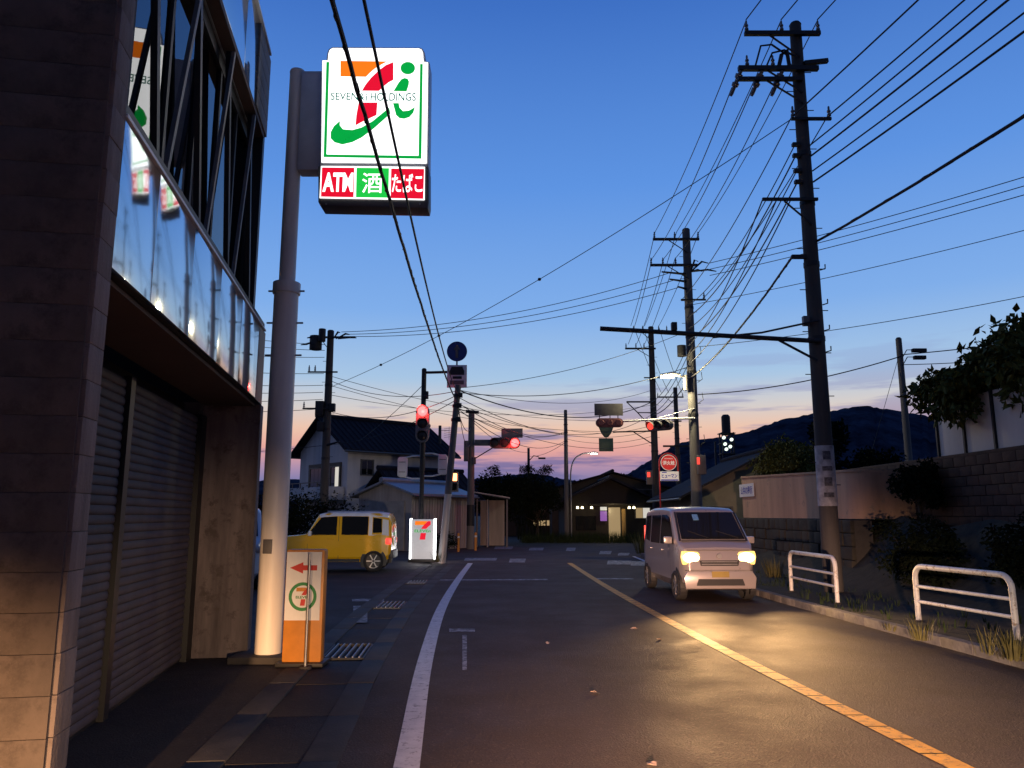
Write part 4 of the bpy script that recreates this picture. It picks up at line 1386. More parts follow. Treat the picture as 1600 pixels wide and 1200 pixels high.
def crossarm(parent, x, y, z, l, r, ins=(), s=0.09, brace=True, hang=()):
    a = MB().box((x + (r - l) / 2, y - 0.19, z), (l + r, s, s)).build('crossarm', M['darksteel'], parent, world=True)
    for i in ins:
        insulator(parent if False else a, (x + i, y - 0.19, z + s / 2))
    for i in hang:
        insulator(a, (x + i, y - 0.19, z - s / 2), 0.55, 0.085, (-0.30, 0.55, -0.78))
    if brace:
        MB().bar((x - l * 0.55, y - 0.19, z - 0.04), (x, y - 0.17, z - 0.55), 0.03).build('arm_brace', M['darksteel'], parent, world=True)
    return a


def step_bolts(root, x, y, z0, z1, r):
    z, sd = z0, 1
    proto = MB().cyl((0, 0, 0), (0.14, 0, 0), 0.01, 0.01, 6).build('step_bolt', M['darksteel'], root)
    first = True
    while z < z1:
        o = proto if first else copy_piece(proto, root)
        first = False
        o.location = (sd * r * 0.9, 0, z)
        o.rotation_euler = (0, 0, 0 if sd > 0 else math.pi)
        sd = -sd
        z += 0.45


def upole(name, label, x, y, h, r0, r1, m=None):
    root = thing(name, label, 'utility pole', (x, y, 0), group='utility poles')
    MB().tube([(x, y, 0), (x, y, h * 0.5), (x, y, h)], [r0, (r0 + r1) / 2, r1], 18).build('shaft', m or M['poledark'], root, world=True, smooth=True)
    MB().cyl((x, y, h), (x, y, h + 0.05), r1 * 1.05, r1 * 0.8, 18).build('cap', M['darksteel'], root, world=True)
    step_bolts(root, x, y, 2.2, h - 1.0, (r0 + r1) / 2)
    for z in (h * 0.42, h * 0.55, h * 0.66, h * 0.75):
        rr = r0 + (r1 - r0) * z / h
        MB().cyl((x, y, z - 0.05), (x, y, z + 0.05), rr + 0.012, rr + 0.012, 18).build('band', M['darksteel'], root, world=True)
    return root


P1 = Vector((6.30, 15.5, 0))
p1 = upole('utility_pole', 'nearest tall roadside utility pole with empty cantilever arm and poster wrap', P1.x, P1.y, 12.35, 0.185, 0.125)
crossarm(p1, P1.x, P1.y, 12.02, 1.20, 0.46, (-1.15, -0.38, 0.42))
crossarm(p1, P1.x, P1.y, 11.18, 1.38, 0.36, (-1.18, -0.62), 0.10, hang=(-1.32, -0.86, -0.42))
crossarm(p1, P1.x, P1.y, 10.93, 1.40, 0.0, (), 0.08)
MB().bar((P1.x + 0.1, P1.y - 0.1, 11.36), (P1.x + 0.62, P1.y - 0.1, 11.42), 0.09).build('side_arm', M['darksteel'], p1, world=True)
crossarm(p1, P1.x, P1.y, 10.0, 0.30, 0.56, (-0.26, 0.52), 0.06, False)
crossarm(p1, P1.x, P1.y, 8.17, 1.02, 0.15, (), 0.06)
MB().tube([(P1.x - 1.0, P1.y - .19, 11.25), (P1.x - 0.86, P1.y - .19, 11.72), (P1.x - 0.62, P1.y - .19, 11.75), (P1.x - 0.3, P1.y - .19, 11.50), (P1.x - 0.22, P1.y - .19, 11.2)], 0.022, 6).build('jumper', M['cable'], p1, world=True, smooth=True)
MB().tube([(P1.x - 0.8, P1.y - .19, 11.15), (P1.x - 0.62, P1.y - .19, 11.55), (P1.x - 0.35, P1.y - .19, 11.62), (P1.x - 0.12, P1.y - .19, 11.45)], 0.022, 6).build('jumper', M['cable'], p1, world=True, smooth=True)
MB().tube([(P1.x - 0.5, P1.y - .19, 11.2), (P1.x - 0.42, P1.y - .19, 11.5), (P1.x - 0.3, P1.y - .19, 11.62), (P1.x - 0.26, P1.y - .19, 11.2)], 0.045, 8).build('switch', M['cable'], p1, world=True, smooth=True)
for z in (9.45, 9.2, 8.85, 8.6):
    MB().box((P1.x - 0.2, P1.y - 0.1, z), (0.16, 0.1, 0.07)).build('cable_clamp', M['darksteel'], p1, world=True)
MB().box((P1.x - 0.26, P1.y - 0.05, 6.95), (0.34, 0.08, 0.08)).build('cable_clamp', M['darksteel'], p1, world=True)
for z in (6.65, 5.9, 5.35, 4.9):
    MB().tube([(P1.x + 0.14, P1.y - 0.08, z), (P1.x + 0.24, P1.y - 0.1, z + 0.03), (P1.x + 0.24, P1.y - 0.1, z + 0.12)], 0.014, 6).build('hook', M['darksteel'], p1, world=True)
# empty cantilever arm across the lane
zb = 5.12
xl = at(936, 517, P1.y).x
MB().tube([(P1.x, P1.y - 0.2, zb - 0.02), (xl, P1.y - 0.2, at(936, 517, P1.y).z)], 0.048, 10).build('cantilever_arm', M['darksteel'], p1, world=True, smooth=True)
MB().bar((P1.x - 0.1, P1.y - 0.2, zb - 0.42), (P1.x - 0.85, P1.y - 0.2, zb), 0.04).build('arm_strut', M['darksteel'], p1, world=True)
MB().tube([(P1.x, P1.y - 0.2, zb + 0.42), (P1.x - 1.2, P1.y - 0.2, zb + 0.16), (P1.x - 2.2, P1.y - 0.2, zb + 0.06)], 0.022, 6).build('arm_stay', M['darksteel'], p1, world=True)
bb = at(1050, 514, P1.y)
MB().box((bb.x, P1.y - 0.2, bb.z), (0.11, 0.13, 0.17)).build('lamp_box', M['darksteel'], p1, world=True, bevel=0.01)
MB().box((P1.x - 0.24, P1.y - 0.1, 5.55), (0.12, 0.12, 0.2)).build('meter_box', M['greysign'], p1, world=True, bevel=0.01)
pz0, pz1 = 1.78, 2.98
wrap = MB().cyl((P1.x, P1.y, pz0), (P1.x, P1.y, pz1), 0.189, 0.182, 24).build('poster_wrap', mat('poster_paper', (0.42, 0.42, 0.43), 0.7, var=0.35, scale=7), p1, world=True, smooth=True)
for k in range(4):
    b = MB()
    w0, h0 = (0.15, 0.17) if k % 2 == 0 else (0.19, 0.09)
    zc = pz1 - 0.20 - k * 0.26
    cols = [(-w0 / 2 + w0 * i / 6) for i in range(7)]
    for xx in cols:
        a_ = math.asin(max(-1, min(1, (xx - 0.03) / 0.196)))
        b.v += [Vector((P1.x + 0.193 * math.sin(a_), P1.y - 0.193 * math.cos(a_), zc - h0 / 2)), Vector((P1.x + 0.193 * math.sin(a_), P1.y - 0.193 * math.cos(a_), zc + h0 / 2))]
    b.f = [(2 * i, 2 * i + 2, 2 * i + 3, 2 * i + 1) for i in range(6)]
    b.build('print_patch', mat('poster_ink', (0.10, 0.10, 0.115), 0.7, var=0.6, scale=22), wrap, world=True)

P2 = Vector((6.90, 29.0, 0))
p2 = upole('utility_pole', 'second utility pole with lit street lamp and signal arm behind the van', P2.x, P2.y, 12.75, 0.21, 0.15, M['polec'])
crossarm(p2, P2.x, P2.y, 12.30, 1.36, 0.46, (-1.3, -0.5, 0.42))
crossarm(p2, P2.x, P2.y, 11.24, 1.50, 0.35, (-1.46, -1.0, -0.5))
crossarm(p2, P2.x, P2.y, 9.84, 0.35, 0.62, (0.55,), 0.06, False)
for i, (dx, dz) in enumerate(((0.35, 11.35), (0.75, 11.28), (1.05, 10.95), (0.5, 10.95))):
    MB().tube([(P2.x + 0.1, P2.y - 0.1, 11.0), (P2.x + dx * 0.7, P2.y - 0.2, dz + 0.1), (P2.x + dx, P2.y - 0.3, dz)], [0.03, 0.04, 0.02], 8).build('dead_end', M['cable'], p2, world=True, smooth=True)
for i, dz in enumerate((10.9, 10.6, 10.3)):
    MB().tube([(P2.x - 0.1, P2.y - 0.1, dz), (P2.x - 0.45 - 0.3 * (2 - i), P2.y - 0.15, dz + 0.08 + 0.0 * i)], [0.05, 0.035], 8).build('dead_end', M['cable'], p2, world=True, smooth=True)
tb = at(1065, 548, 28.8)
MB().cyl((tb.x, 28.8, tb.z - 0.22), (tb.x, 28.8, tb.z + 0.2), 0.17, 0.17, 16).build('transformer', M['darksteel'], p2, world=True, smooth=True)
# street lamp on pole 2
sl = at(1046, 588, 28.6)
MB().tube([(P2.x, P2.y - 0.15, sl.z - 0.02), (sl.x + 0.2, 28.6, sl.z + 0.03)], 0.035, 8).build('lamp_arm', M['steel'], p2, world=True)
lh = MB().tube([(sl.x + 0.42, 28.6, sl.z + 0.06), (sl.x + 0.1, 28.6, sl.z + 0.08), (sl.x - 0.35, 28.6, sl.z + 0.04)], [0.05, 0.10, 0.05], 12).build('lamp_head', M['steel'], p2, world=True, smooth=True)
MB().box((sl.x - 0.08, 28.58, sl.z - 0.045), (0.50, 0.16, 0.05)).build('lamp_lens', GLO['street'], lh, world=True, bevel=0.02)
MB().cyl((P2.x - 0.28, P2.y - 0.2, sl.z - 0.5), (P2.x - 0.28, P2.y - 0.2, sl.z + 0.08), 0.11, 0.11, 14).build('ballast_can', M['greysign'], p2, world=True, smooth=True)
# signal arm on pole 2, heads facing the side road and away
zsa = at(1000, 659, 28.9).z
xa = at(968, 660, 28.9).x
MB().tube([(P2.x, P2.y - 0.2, zsa + 0.12), (P2.x - 1.0, P2.y - 0.2, zsa + 0.10), (xa, P2.y - 0.2, zsa)], 0.04, 10).build('signal_arm', M['white'], p2, world=True, smooth=True)
MB().tube([(P2.x, P2.y - 0.2, zsa + 0.5), (P2.x - 1.4, P2.y - 0.2, zsa + 0.12)], 0.02, 6).build('arm_stay', M['white'], p2, world=True)
sgb = at(952, 661, 28.7)
b = MB()
hh, hwid = 0.17, 0.52
pts = []
for cx, a0 in ((hwid - hh, -90), (-hwid + hh, 90)):
    pts += [(cx + hh * math.cos(R(a0 + k * 22.5)), hh * math.sin(R(a0 + k * 22.5))) for k in range(9)]
b.prism(pts, sgb, (1, 0, 0), (0, 0, 1), 0.16)
hb_ = b.build('signal_back', mat('signal_red_cast', (0.30, 0.10, 0.085), 0.55, var=0.25, scale=12), p2, world=True, bevel=0.03)  # red tint paints reflected light onto the housing
for k in range(3):
    MB().cyl((sgb.x - 0.33 + 0.33 * k, sgb.y - 0.16, sgb.z), (sgb.x - 0.33 + 0.33 * k, sgb.y - 0.19, sgb.z), 0.12, 0.10, 18).build('lamp_back', MATS['signal_red_cast'], hb_, world=True, smooth=True)
ss2 = at(1031, 665, 28.6)
signal_head(p2, (ss2.x, ss2.y, ss2.z), (0.75, -0.66, 0), (0, 0, 1), (-0.66, -0.75, 0), 3, 0.14, 0, housing=M['greysign'], lit_m='tail')
pl_ = at(951, 640, 28.85)
MB().box((pl_.x, 28.85, pl_.z), (1.08, 0.03, 0.46)).build('place_plate', M['greysign'], p2, world=True, bevel=0.01)
for dx in (-0.35, 0.05, 0.35):
    MB().bar((pl_.x + dx, 28.88, zsa - 0.05), (pl_.x + dx, 28.88, pl_.z), 0.03).build('plate_hanger', M['darksteel'], p2, world=True)
ps2 = at(1097, 726, 28.5)
MB().box((ps2.x, 28.6, ps2.z), (0.30, 0.24, 0.70)).build('pedestrian_head', M['greysign'], p2, world=True, bevel=0.02)
MB().box((ps2.x - 0.14, 28.47, ps2.z + 0.14), (0.10, 0.02, 0.26)).build('pedestrian_lens', GLO['tail'], p2, world=True)
for z in (3.5, 4.2, 5.8, 6.6, 7.6):
    MB().tube([(P2.x + 0.19, P2.y - 0.1, z), (P2.x + 0.36, P2.y - 0.15, z + 0.12), (P2.x + 0.34, P2.y - 0.12, z + 0.4)], 0.014, 6).build('loose_wire', M['cable'], p2, world=True, smooth=True)

P3 = Vector((7.8, 42.0, 0))
p3 = upole('utility_pole', 'third utility pole with route signs hung below its short arms', P3.x, P3.y, 12.0, 0.21, 0.15)
crossarm(p3, P3.x, P3.y, 11.75, 1.1, 0.9, (-1.0, -0.5, 0.4, 0.85))
crossarm(p3, P3.x, P3.y, 10.75, 1.5, 0.2, (-1.45, -0.9, -0.45))
crossarm(p3, P3.x, P3.y, 9.1, 0.5, 0.5, (), 0.06, False)
crossarm(p3, P3.x, P3.y, 7.75, 1.5, 0.1, (), 0.08, False)
MB().bar((P3.x - 1.5, P3.y - 0.2, 7.75), (P3.x - 0.9, P3.y - 0.2, 7.15), 0.05).build('frame_bar', M['darksteel'], p3, world=True)
MB().bar((P3.x - 0.9, P3.y - 0.2, 7.15), (P3.x - 0.1, P3.y - 0.2, 7.15), 0.05).build('frame_bar', M['darksteel'], p3, world=True)
MB().bar((P3.x - 0.9, P3.y - 0.2, 7.15), (P3.x - 0.1, P3.y - 0.2, 6.2), 0.05).build('frame_bar', M['darksteel'], p3, world=True)
za = at(990, 675, 41.8).z
MB().bar((P3.x, P3.y - 0.2, za + 0.05), (at(958, 677, 41.8).x, P3.y - 0.2, za), 0.07).build('sign_arm', M['darksteel'], p3, world=True)
MB().bar((P3.x, P3.y - 0.2, za - 0.75), (at(990, 675, 41.8).x, P3.y - 0.2, za), 0.05).build('arm_strut', M['darksteel'], p3, world=True)
rp_ = at(947, 673, 41.6)
b = MB().prism([(-0.36, 0.34), (-0.40, 0.18), (-0.26, -0.16), (-0.10, -0.36), (0.10, -0.36), (0.26, -0.16), (0.40, 0.18), (0.36, 0.34)], rp_, (1, 0, 0), (0, 0, 1), 0.03)
b.build('route_shield', M['greensign'], p3, world=True, bevel=0.008)
MB().box(at(947, 695, 41.6), (0.78, 0.03, 0.72)).build('distance_plate', M['greensign'], p3, world=True, bevel=0.01)
MB().bar(at(947, 705, 41.68), at(947, 660, 41.68), 0.05).build('plate_hanger', M['darksteel'], p3, world=True)
q = at(1024, 746, 41.5)
MB().box((q.x - 0.3, 41.6, q.z), (0.32, 0.24, 0.75)).build('pedestrian_head', M['greysign'], p3, world=True, bevel=0.02)
MB().box((q.x - 0.36, 41.46, q.z + 0.15), (0.16, 0.02, 0.26)).build('pedestrian_lens', GLO['tail'], p3, world=True)

P4 = Vector((11.2, 52.0, 0))
p4 = upole('utility_pole', 'far utility pole seen between the second and third poles', P4.x, P4.y, 10.2, 0.2, 0.14)
crossarm(p4, P4.x, P4.y, 9.55, 1.3, 0.5, (-1.25, -0.1, 0.45))
crossarm(p4, P4.x, P4.y, 7.9, 1.3, 0.3, (-1.25, -0.6, -0.1))
crossarm(p4, P4.x, P4.y, 6.2, 1.0, 1.6, (), 0.12)

PL = Vector((-7.75, 32.0, 0))
pl = upole('utility_pole', 'utility pole with transformers standing before the tiled house', PL.x, PL.y, 9.35, 0.19, 0.14)
crossarm(pl, PL.x, PL.y, 9.05, 0.7, 1.1, (), 0.08)
MB().cyl((PL.x - 0.62, PL.y, 8.55), (PL.x - 0.62, PL.y, 9.15), 0.26, 0.26, 18).build('transformer', M['darksteel'], pl, world=True, smooth=True, bevel=0.02)
MB().cyl((PL.x - 0.30, PL.y - 0.25, 8.85), (PL.x - 0.30, PL.y - 0.25, 9.40), 0.15, 0.15, 16).build('switch_can', M['darksteel'], pl, world=True, smooth=True, bevel=0.02)
for i, (dx, dz) in enumerate(((0.45, 9.28), (0.85, 9.2), (1.15, 9.05), (-0.95, 9.05), (-1.2, 8.75))):
    MB().tube([(PL.x + dx * 0.3, PL.y - 0.1, 9.0), (PL.x + dx * 0.8, PL.y - 0.2, dz), (PL.x + dx, PL.y - 0.2, dz - 0.03)], [0.02, 0.045, 0.02], 8).build('dead_end', M['cable'], pl, world=True, smooth=True)
crossarm(pl, PL.x, PL.y, 7.55, 0.85, 0.4, (-0.8, -0.55), 0.06, False)
crossarm(pl, PL.x, PL.y, 6.0, 1.0, 0.1, (-0.95,), 0.06, False)
MB().box((PL.x - 0.30, PL.y - 0.1, 6.02), (0.34, 0.3, 0.6)).build('cabinet', M['darksteel'], pl, world=True, bevel=0.02)
MB().box((PL.x + 0.22, PL.y - 0.1, 6.05), (0.24, 0.22, 0.34)).build('cabinet', M['darksteel'], pl, world=True, bevel=0.02)
MB().box((PL.x - 0.24, PL.y - 0.1, 5.25), (0.28, 0.22, 0.4)).build('cabinet', M['darksteel'], pl, world=True, bevel=0.02)
MB().tube([(PL.x, PL.y - 0.1, 4.45), (PL.x + 0.6, PL.y - 0.2, 4.62)], [0.06, 0.03], 8).build('dead_end', M['cable'], pl, world=True, smooth=True)

PC = gp(886, 845)
pc = thing('concrete_pole', 'slim dark pole standing alone where the road bends', 'utility pole', (PC.x, PC.y, 0), group='utility poles')
MB().cyl((0, 0, 0), (0, 0, 8.35), 0.17, 0.11, 16).build('shaft', M['polec'], pc, smooth=True)
MB().cyl((0, 0, 8.35), (0, 0, 8.4), 0.11, 0.08, 16).build('cap', M['darksteel'], pc, smooth=True)
for z in (6.3, 6.9, 7.4):
    MB().cyl((0, 0, z), (0, 0, z + 0.06), 0.14, 0.14, 12).build('band', M['darksteel'], pc)
sl2 = thing('street_lamp', 'curved arm street lamp lit beside the slim dark pole', 'street lamp', (PC.x + 0.28, PC.y - 0.1, 0))
zl = at(925, 708, PC.y).z
MB().tube(spline([(0, 0, 0), (0, 0, 3.0), (0, 0, zl - 1.3), (0.22, 0, zl - 0.45), (0.75, 0, zl - 0.06), (1.3, 0, zl)], 5), 0.045, 8).build('post', M['steel'], sl2, smooth=True)
lh2 = MB().tube([(1.25, 0, zl), (1.5, 0, zl + 0.02), (1.8, 0, zl)], [0.04, 0.09, 0.04], 10).build('lamp_head', M['steel'], sl2, smooth=True)
MB().box((1.52, 0, zl - 0.065), (0.42, 0.13, 0.04)).build('lamp_lens', GLO['street'], lh2, bevel=0.015)

pf = at(826, 750, 75)
fp = thing('lamp_pole', 'distant thin pole with unlit lamp above the dark trees', 'utility pole', (pf.x, 75, 0), group='utility poles')
zt = at(826, 700, 75).z
MB().cyl((0, 0, 0), (0, 0, zt), 0.16, 0.12, 12).build('shaft', M['poledark'], fp, smooth=True)
MB().tube([(0, 0, zt - 1.3), (0.5, 0, zt - 0.75), (1.0, 0, zt - 0.85)], 0.05, 6).build('lamp_arm', M['darksteel'], fp)
MB().box((1.3, 0, zt - 1.0), (0.7, 0.3, 0.16)).build('lamp_head', M['darksteel'], fp, bevel=0.03)
pf2 = at(687, 700, 46)
fp2 = thing('antenna_pole', 'thin pole with television antenna beyond the signal post', 'pole', (pf2.x, 46, 0))
zt2 = at(687, 665, 46).z
MB().cyl((0, 0, 0), (0, 0, zt2), 0.12, 0.09, 12).build('shaft', M['poledark'], fp2, smooth=True)
for k in range(5):
    MB().bar((0.25, 0, zt2 - 0.2 - k * 0.13), (0.85, 0, zt2 - 0.12 - k * 0.13), 0.018).build('antenna_rod', M['darksteel'], fp2)
MB().bar((0, 0, zt2 - 0.3), (0.55, 0, zt2 - 0.3), 0.025).build('antenna_boom', M['darksteel'], fp2)
MB().bar((0.55, 0.015, zt2 - 0.05), (0.55, 0.015, zt2 - 0.85), 0.02).build('antenna_mast', M['darksteel'], fp2)

PT = Vector((at(1410, 600, 26).x, 26.0, 0))
pt = thing('thin_pole', 'thin telephone pole with two splice boxes above the upper bank', 'utility pole', (PT.x, PT.y, 0), group='utility poles')
MB().cyl((0, 0, 0.8), (0, 0, 7.62), 0.13, 0.10, 14).build('shaft', M['polec'], pt, smooth=True)
MB().cyl((0, 0, 7.62), (0, 0, 7.68), 0.105, 0.06, 14).build('cap', M['darksteel'], pt, smooth=True)
for z in (7.2, 6.95):
    MB().box((0.62, -0.1, z + 0.0), (0.48 if z > 7 else 0.40, 0.16, 0.13)).build('splice_box', M['cable'], pt, bevel=0.02)
    MB().tube([(0.0, -0.1, z - 0.3), (0.2, -0.1, z + 0.02), (0.42, -0.1, z + 0.02)], 0.015, 6).build('lead', M['cable'], pt, smooth=True)


# ------------------------------------------------------------------ overhead lines
def cable(label, a, b, sag, r=0.012, group='overhead lines', n=22, name='overhead_cable', lump=False, tail=None):
    a, b = Vector(a), Vector(b)
    pts = []
    for i in range(n + 1):
        t = i / n
        p = a.lerp(b, t)
        p.z -= sag * 4 * t * (1 - t)
        if lump:
            p += Vector((random.uniform(-1, 1), 0, random.uniform(-1, 1))) * 0.006
        pts.append(p)
    m = MB()
    m.tube(pts + ([Vector(tail)] if tail is not None else []), r, 6)
    if lump:   # a slack second strand lashed round the first
        pts2 = []
        for i in range(n * 5 + 1):
            t = i / (n * 5)
            p = a.lerp(b, t)
            p.z -= sag * 4 * t * (1 - t)
            pts2.append(p + Vector((math.cos(i * 1.3), 0, math.sin(i * 1.3))) * r * 0.8)
        m.tube(pts2, r * 0.45, 5)
    o = m.build(name, M['cable'], smooth=True)
    return tag(o, label, 'cable', group)


# high-voltage lines along the poles: P0 (behind the camera, right) - P1 - P2 - P3
P0 = Vector((9.8, -9.0, 0))
hv = [(-1.15, 'outer road-side'), (-0.38, 'middle'), (0.42, 'pole-side')]
for dx, w in hv:
    cable(w + ' top power line running from the nearest pole up out of the picture', (P1.x + dx, P1.y - 0.19, 12.35), (P0.x + dx, P0.y, 12.4), 0.35, 0.014)
    cable(w + ' top power line between the nearest and second utility poles', (P1.x + dx, P1.y - 0.19, 12.33), (P2.x + dx * 1.1, P2.y - 0.19, 12.6), 0.25, 0.013)
    cable(w + ' top power line between the second and third utility poles', (P2.x + dx * 1.1, P2.y - 0.19, 12.6), (P3.x + dx, P3.y - 0.19, 12.05), 0.2, 0.014)
for i, (dx, w) in enumerate(((-1.32, 'outer'), (-0.86, 'middle'), (-0.42, 'inner'))):
    cable(w + ' second-tier power line between the nearest and second utility poles', (P1.x + dx - 0.13, P1.y + 0.1, 10.9), (P2.x + dx - 0.1, P2.y - 0.19, 11.5), 0.35, 0.013)
    cable(w + ' second-tier power line between the second and third utility poles', (P2.x + dx - 0.1, P2.y - 0.19, 11.5), (P3.x + dx, P3.y - 0.19, 11.0), 0.25, 0.014)
for i, (z, dx, w) in enumerate(((10.1, 0.52, 'upper pair outer'), (10.08, -0.26, 'upper pair inner'))):
    cable(w + ' low-voltage line from the nearest pole up out of the picture', (P1.x + dx, P1.y - 0.1, z), (P0.x + dx, P0.y, z + 0.2), 0.4, 0.016)
    cable(w + ' low-voltage line between the nearest and second poles', (P1.x + dx, P1.y - 0.1, z), (P2.x + dx, P2.y - 0.1, 9.9), 0.3, 0.014)
for i, z in enumerate((9.45, 9.2, 8.85, 8.6)):
    w = ('first', 'second', 'third', 'fourth')[i]
    cable(w + ' service line counted downward from the nearest pole out of the picture', (P1.x + 0.12, P1.y - 0.1, z), (P0.x + 0.1 * i, P0.y, z + 0.3), 0.45, 0.015 + 0.004 * (i % 2))
    cable(w + ' service line counted downward between nearest and second poles', (P1.x - 0.22, P1.y - 0.1, z), (P2.x - 0.1, P2.y - 0.1, 9.6 - i * 0.45), 0.5, 0.014 + 0.004 * (i % 2))
for i, (dx, z) in enumerate(((-1.0, 8.2), (-0.7, 8.2), (-0.4, 8.2))):
    w = ('outer', 'middle', 'inner')[i]
    cable(w + ' telephone line from the low bracket of the nearest pole to the second', (P1.x + dx, P1.y - 0.19, z), (P2.x - 0.15, P2.y - 0.1, 8.0 - i * 0.35), 0.45, 0.015)
    cable(w + ' telephone line between the second and third utility poles', (P2.x - 0.15, P2.y - 0.1, 8.0 - i * 0.35), (P3.x - 0.2, P3.y - 0.1, 7.7 - i * 0.3), 0.4, 0.015)
cable('thick lashed telephone cable from the nearest pole out of the picture', (P1.x + 0.12, P1.y - 0.1, 7.28), (P0.x - 1.0, P0.y, 7.6), 0.55, 0.026, lump=True)
cable('thick lashed telephone cable between the nearest and second poles', (P1.x - 0.42, P1.y - 0.1, 6.95), (P2.x - 0.05, P2.y - 0.2, 6.8), 0.25, 0.026, lump=True)
cable('thick lashed telephone cable between the second and third poles', (P2.x - 0.1, P2.y - 0.2, 6.8), (P3.x - 0.1, P3.y - 0.2, 7.0), 0.3, 0.022, lump=True)
for i in range(3):
    w = ('upper', 'middle', 'lower')[i]
    cable(w + ' of three power lines crossing the road from second pole to house pole', (P2.x - 0.7 + 0.15 * i, P2.y - 0.15, 10.95 - 0.3 * i), (PL.x + 0.5 + 0.3 * i, PL.y - 0.2, 9.28 - 0.1 * i), 0.5, 0.013, n=30)
    q = at(1600, 262 + 14 * i, 20)
    cable(w + ' of three power lines leaving the second pole to the right', (P2.x + 0.8, P2.y - 0.25, 11.3 - 0.25 * i), (q.x + (q.x - P2.x) * 0.6, 20 - 9 * 0.6, q.z + (q.z - 11.2 + .25 * i) * 0.6), 0.25, 0.013)
q = at(1600, 362, 22)
cable('fine service wire leaving the second pole to the right, upper', (P2.x + 0.15, P2.y, 9.7), (q.x + 4, 19, q.z + 0.6), 0.25, 0.012)
q = at(1600, 447, 22)
cable('fine service wire leaving the second pole to the right, lower', (P2.x + 0.15, P2.y, 8.0), (q.x + 4, 20, q.z + 0.3), 0.3, 0.012)
thin_wire = cable('sloping thin wire from nearest pole crossing the road to the house pole', (P1.x - 0.25, P1.y - 0.1, 10.05), (PL.x, PL.y, 6.9), 0.45, 0.010, n=30)
wire = thin_wire
for t_ in (0.38, 0.62, 0.80):
    a_, b_ = Vector((P1.x - 0.25, P1.y - 0.1, 10.05)), Vector((PL.x, PL.y, 6.9))
    q = a_.lerp(b_, t_)
    q.z -= 0.45 * 4 * t_ * (1 - t_)
    MB().tube([q + Vector((-0.05, 0, 0)), q + Vector((-0.03, 0, 0)), q + Vector((0.03, 0, 0)), q + Vector((0.05, 0, 0))], [0.015, 0.045, 0.045, 0.015], 10).build('wire_spacer', M['cable'], wire, smooth=True)
cable('telephone line from the second pole to the thin pole on the bank', (P2.x + 0.2, P2.y, 6.15), (PT.x, PT.y - 0.1, 7.0), 0.25, 0.02)
cable('telephone line from the thin pole away to the right', (PT.x, PT.y - 0.1, 7.05), (PT.x + 9, PT.y - 3, 8.1), 0.2, 0.018)
cable('lower telephone line from the thin pole away to the right', (PT.x, PT.y - 0.1, 6.7), (PT.x + 9, PT.y - 3, 7.5), 0.3, 0.014)
cable('thin stay wire from the thin pole down to the bank', (PT.x - 0.05, PT.y, 7.0), (PT.x - 1.5, PT.y, 3.0), 0.0, 0.008)
# left: two heavy cables overhead to the leaning pole
LTp = lb + (LT - lb) * 0.92
for i, (u, r_, w) in enumerate(((520, 0.024, 'thick lashed'), (575, 0.017, 'smooth'))):
    q = at(u - 19, -60, 4.55)
    st_ = LTp + Vector((0.05 * i, -0.1, -0.1 + 0.25 * i))
    far_ = Vector(q) + (Vector(q) - st_).normalized() * 9
    far_.z = q.z + 0.35
    cable(w + ' black cable hanging overhead past the store sign to the leaning pole', st_, q, 0.32 + 0.12 * i, r_ * 0.8, n=60, lump=(i == 0), tail=far_)
# wires from leaning pole across to the right and to the left
for i, (za_, pb, sg_, r_) in enumerate(((5.95, (P3.x - 0.2, P3.y - 0.2, 7.7), 0.9, 0.022), (5.7, (P3.x - 0.2, P3.y - 0.2, 7.0), 1.2, 0.013), (5.5, (PC.x, PC.y, 7.0), 0.7, 0.014), (5.3, (PC.x, PC.y, 6.4), 0.9, 0.014), (5.85, (P2.x - 0.2, P2.y, 7.2), 0.5, 0.014))):
    w = ('heavy', 'slack', 'middle', 'lowest', 'straight')[i]
    cable(w + ' telephone wire crossing from the leaning pole to the right-hand poles', (LTp.x, LTp.y, za_), pb, sg_, r_)
for i, (za_, pb, sg_) in enumerate(((5.6, (PL.x, PL.y, 4.5), 0.35), (5.9, (PL.x + 0.1, PL.y, 7.2), 0.4), (5.75, (PL.x + 0.1, PL.y, 5.9), 0.5))):
    w = ('low', 'high', 'middle')[i]
    cable(w + ' wire from the leaning pole to the house pole', (LTp.x, LTp.y, za_), pb, sg_, 0.013)
for i, (za_, pb, sg_) in enumerate(((5.95, (P3.x - 0.1, P3.y - 0.2, 8.4), 0.6), (5.45, (P3.x - 0.1, P3.y - 0.2, 6.2), 0.75), (5.2, (P3.x, P3.y, 5.6), 0.8), (6.0, (P2.x - 0.2, P2.y, 8.6), 0.35))):
    w = ('long upper', 'long lower', 'lowest long', 'steep')[i]
    cable(w + ' thin line spanning the junction from the leaning pole', (LTp.x, LTp.y, za_), pb, sg_, 0.011)
for i, (za_, zb_) in enumerate(((7.4, 6.8), (7.0, 6.2), (6.6, 7.6))):
    w = ('upper', 'lower', 'rising')[i]
    cable(w + ' thin line from the house pole across the junction to the third pole', (PL.x + 0.1, PL.y, za_), (P3.x - 0.1, P3.y, zb_), 0.7, 0.011, n=30)
for i, z in enumerate((5.9, 6.5)):
    cable(('lower', 'upper')[i] + ' thin line from the third pole to the slim dark pole', (P3.x, P3.y, z), (PC.x, PC.y, z + 0.6), 0.35, 0.012)
cable('wire dropping from the signal post to the tiled house', (bx_, SPY, at(657, 600, SPY).z), at(560, 690, 37), 0.1, 0.012)
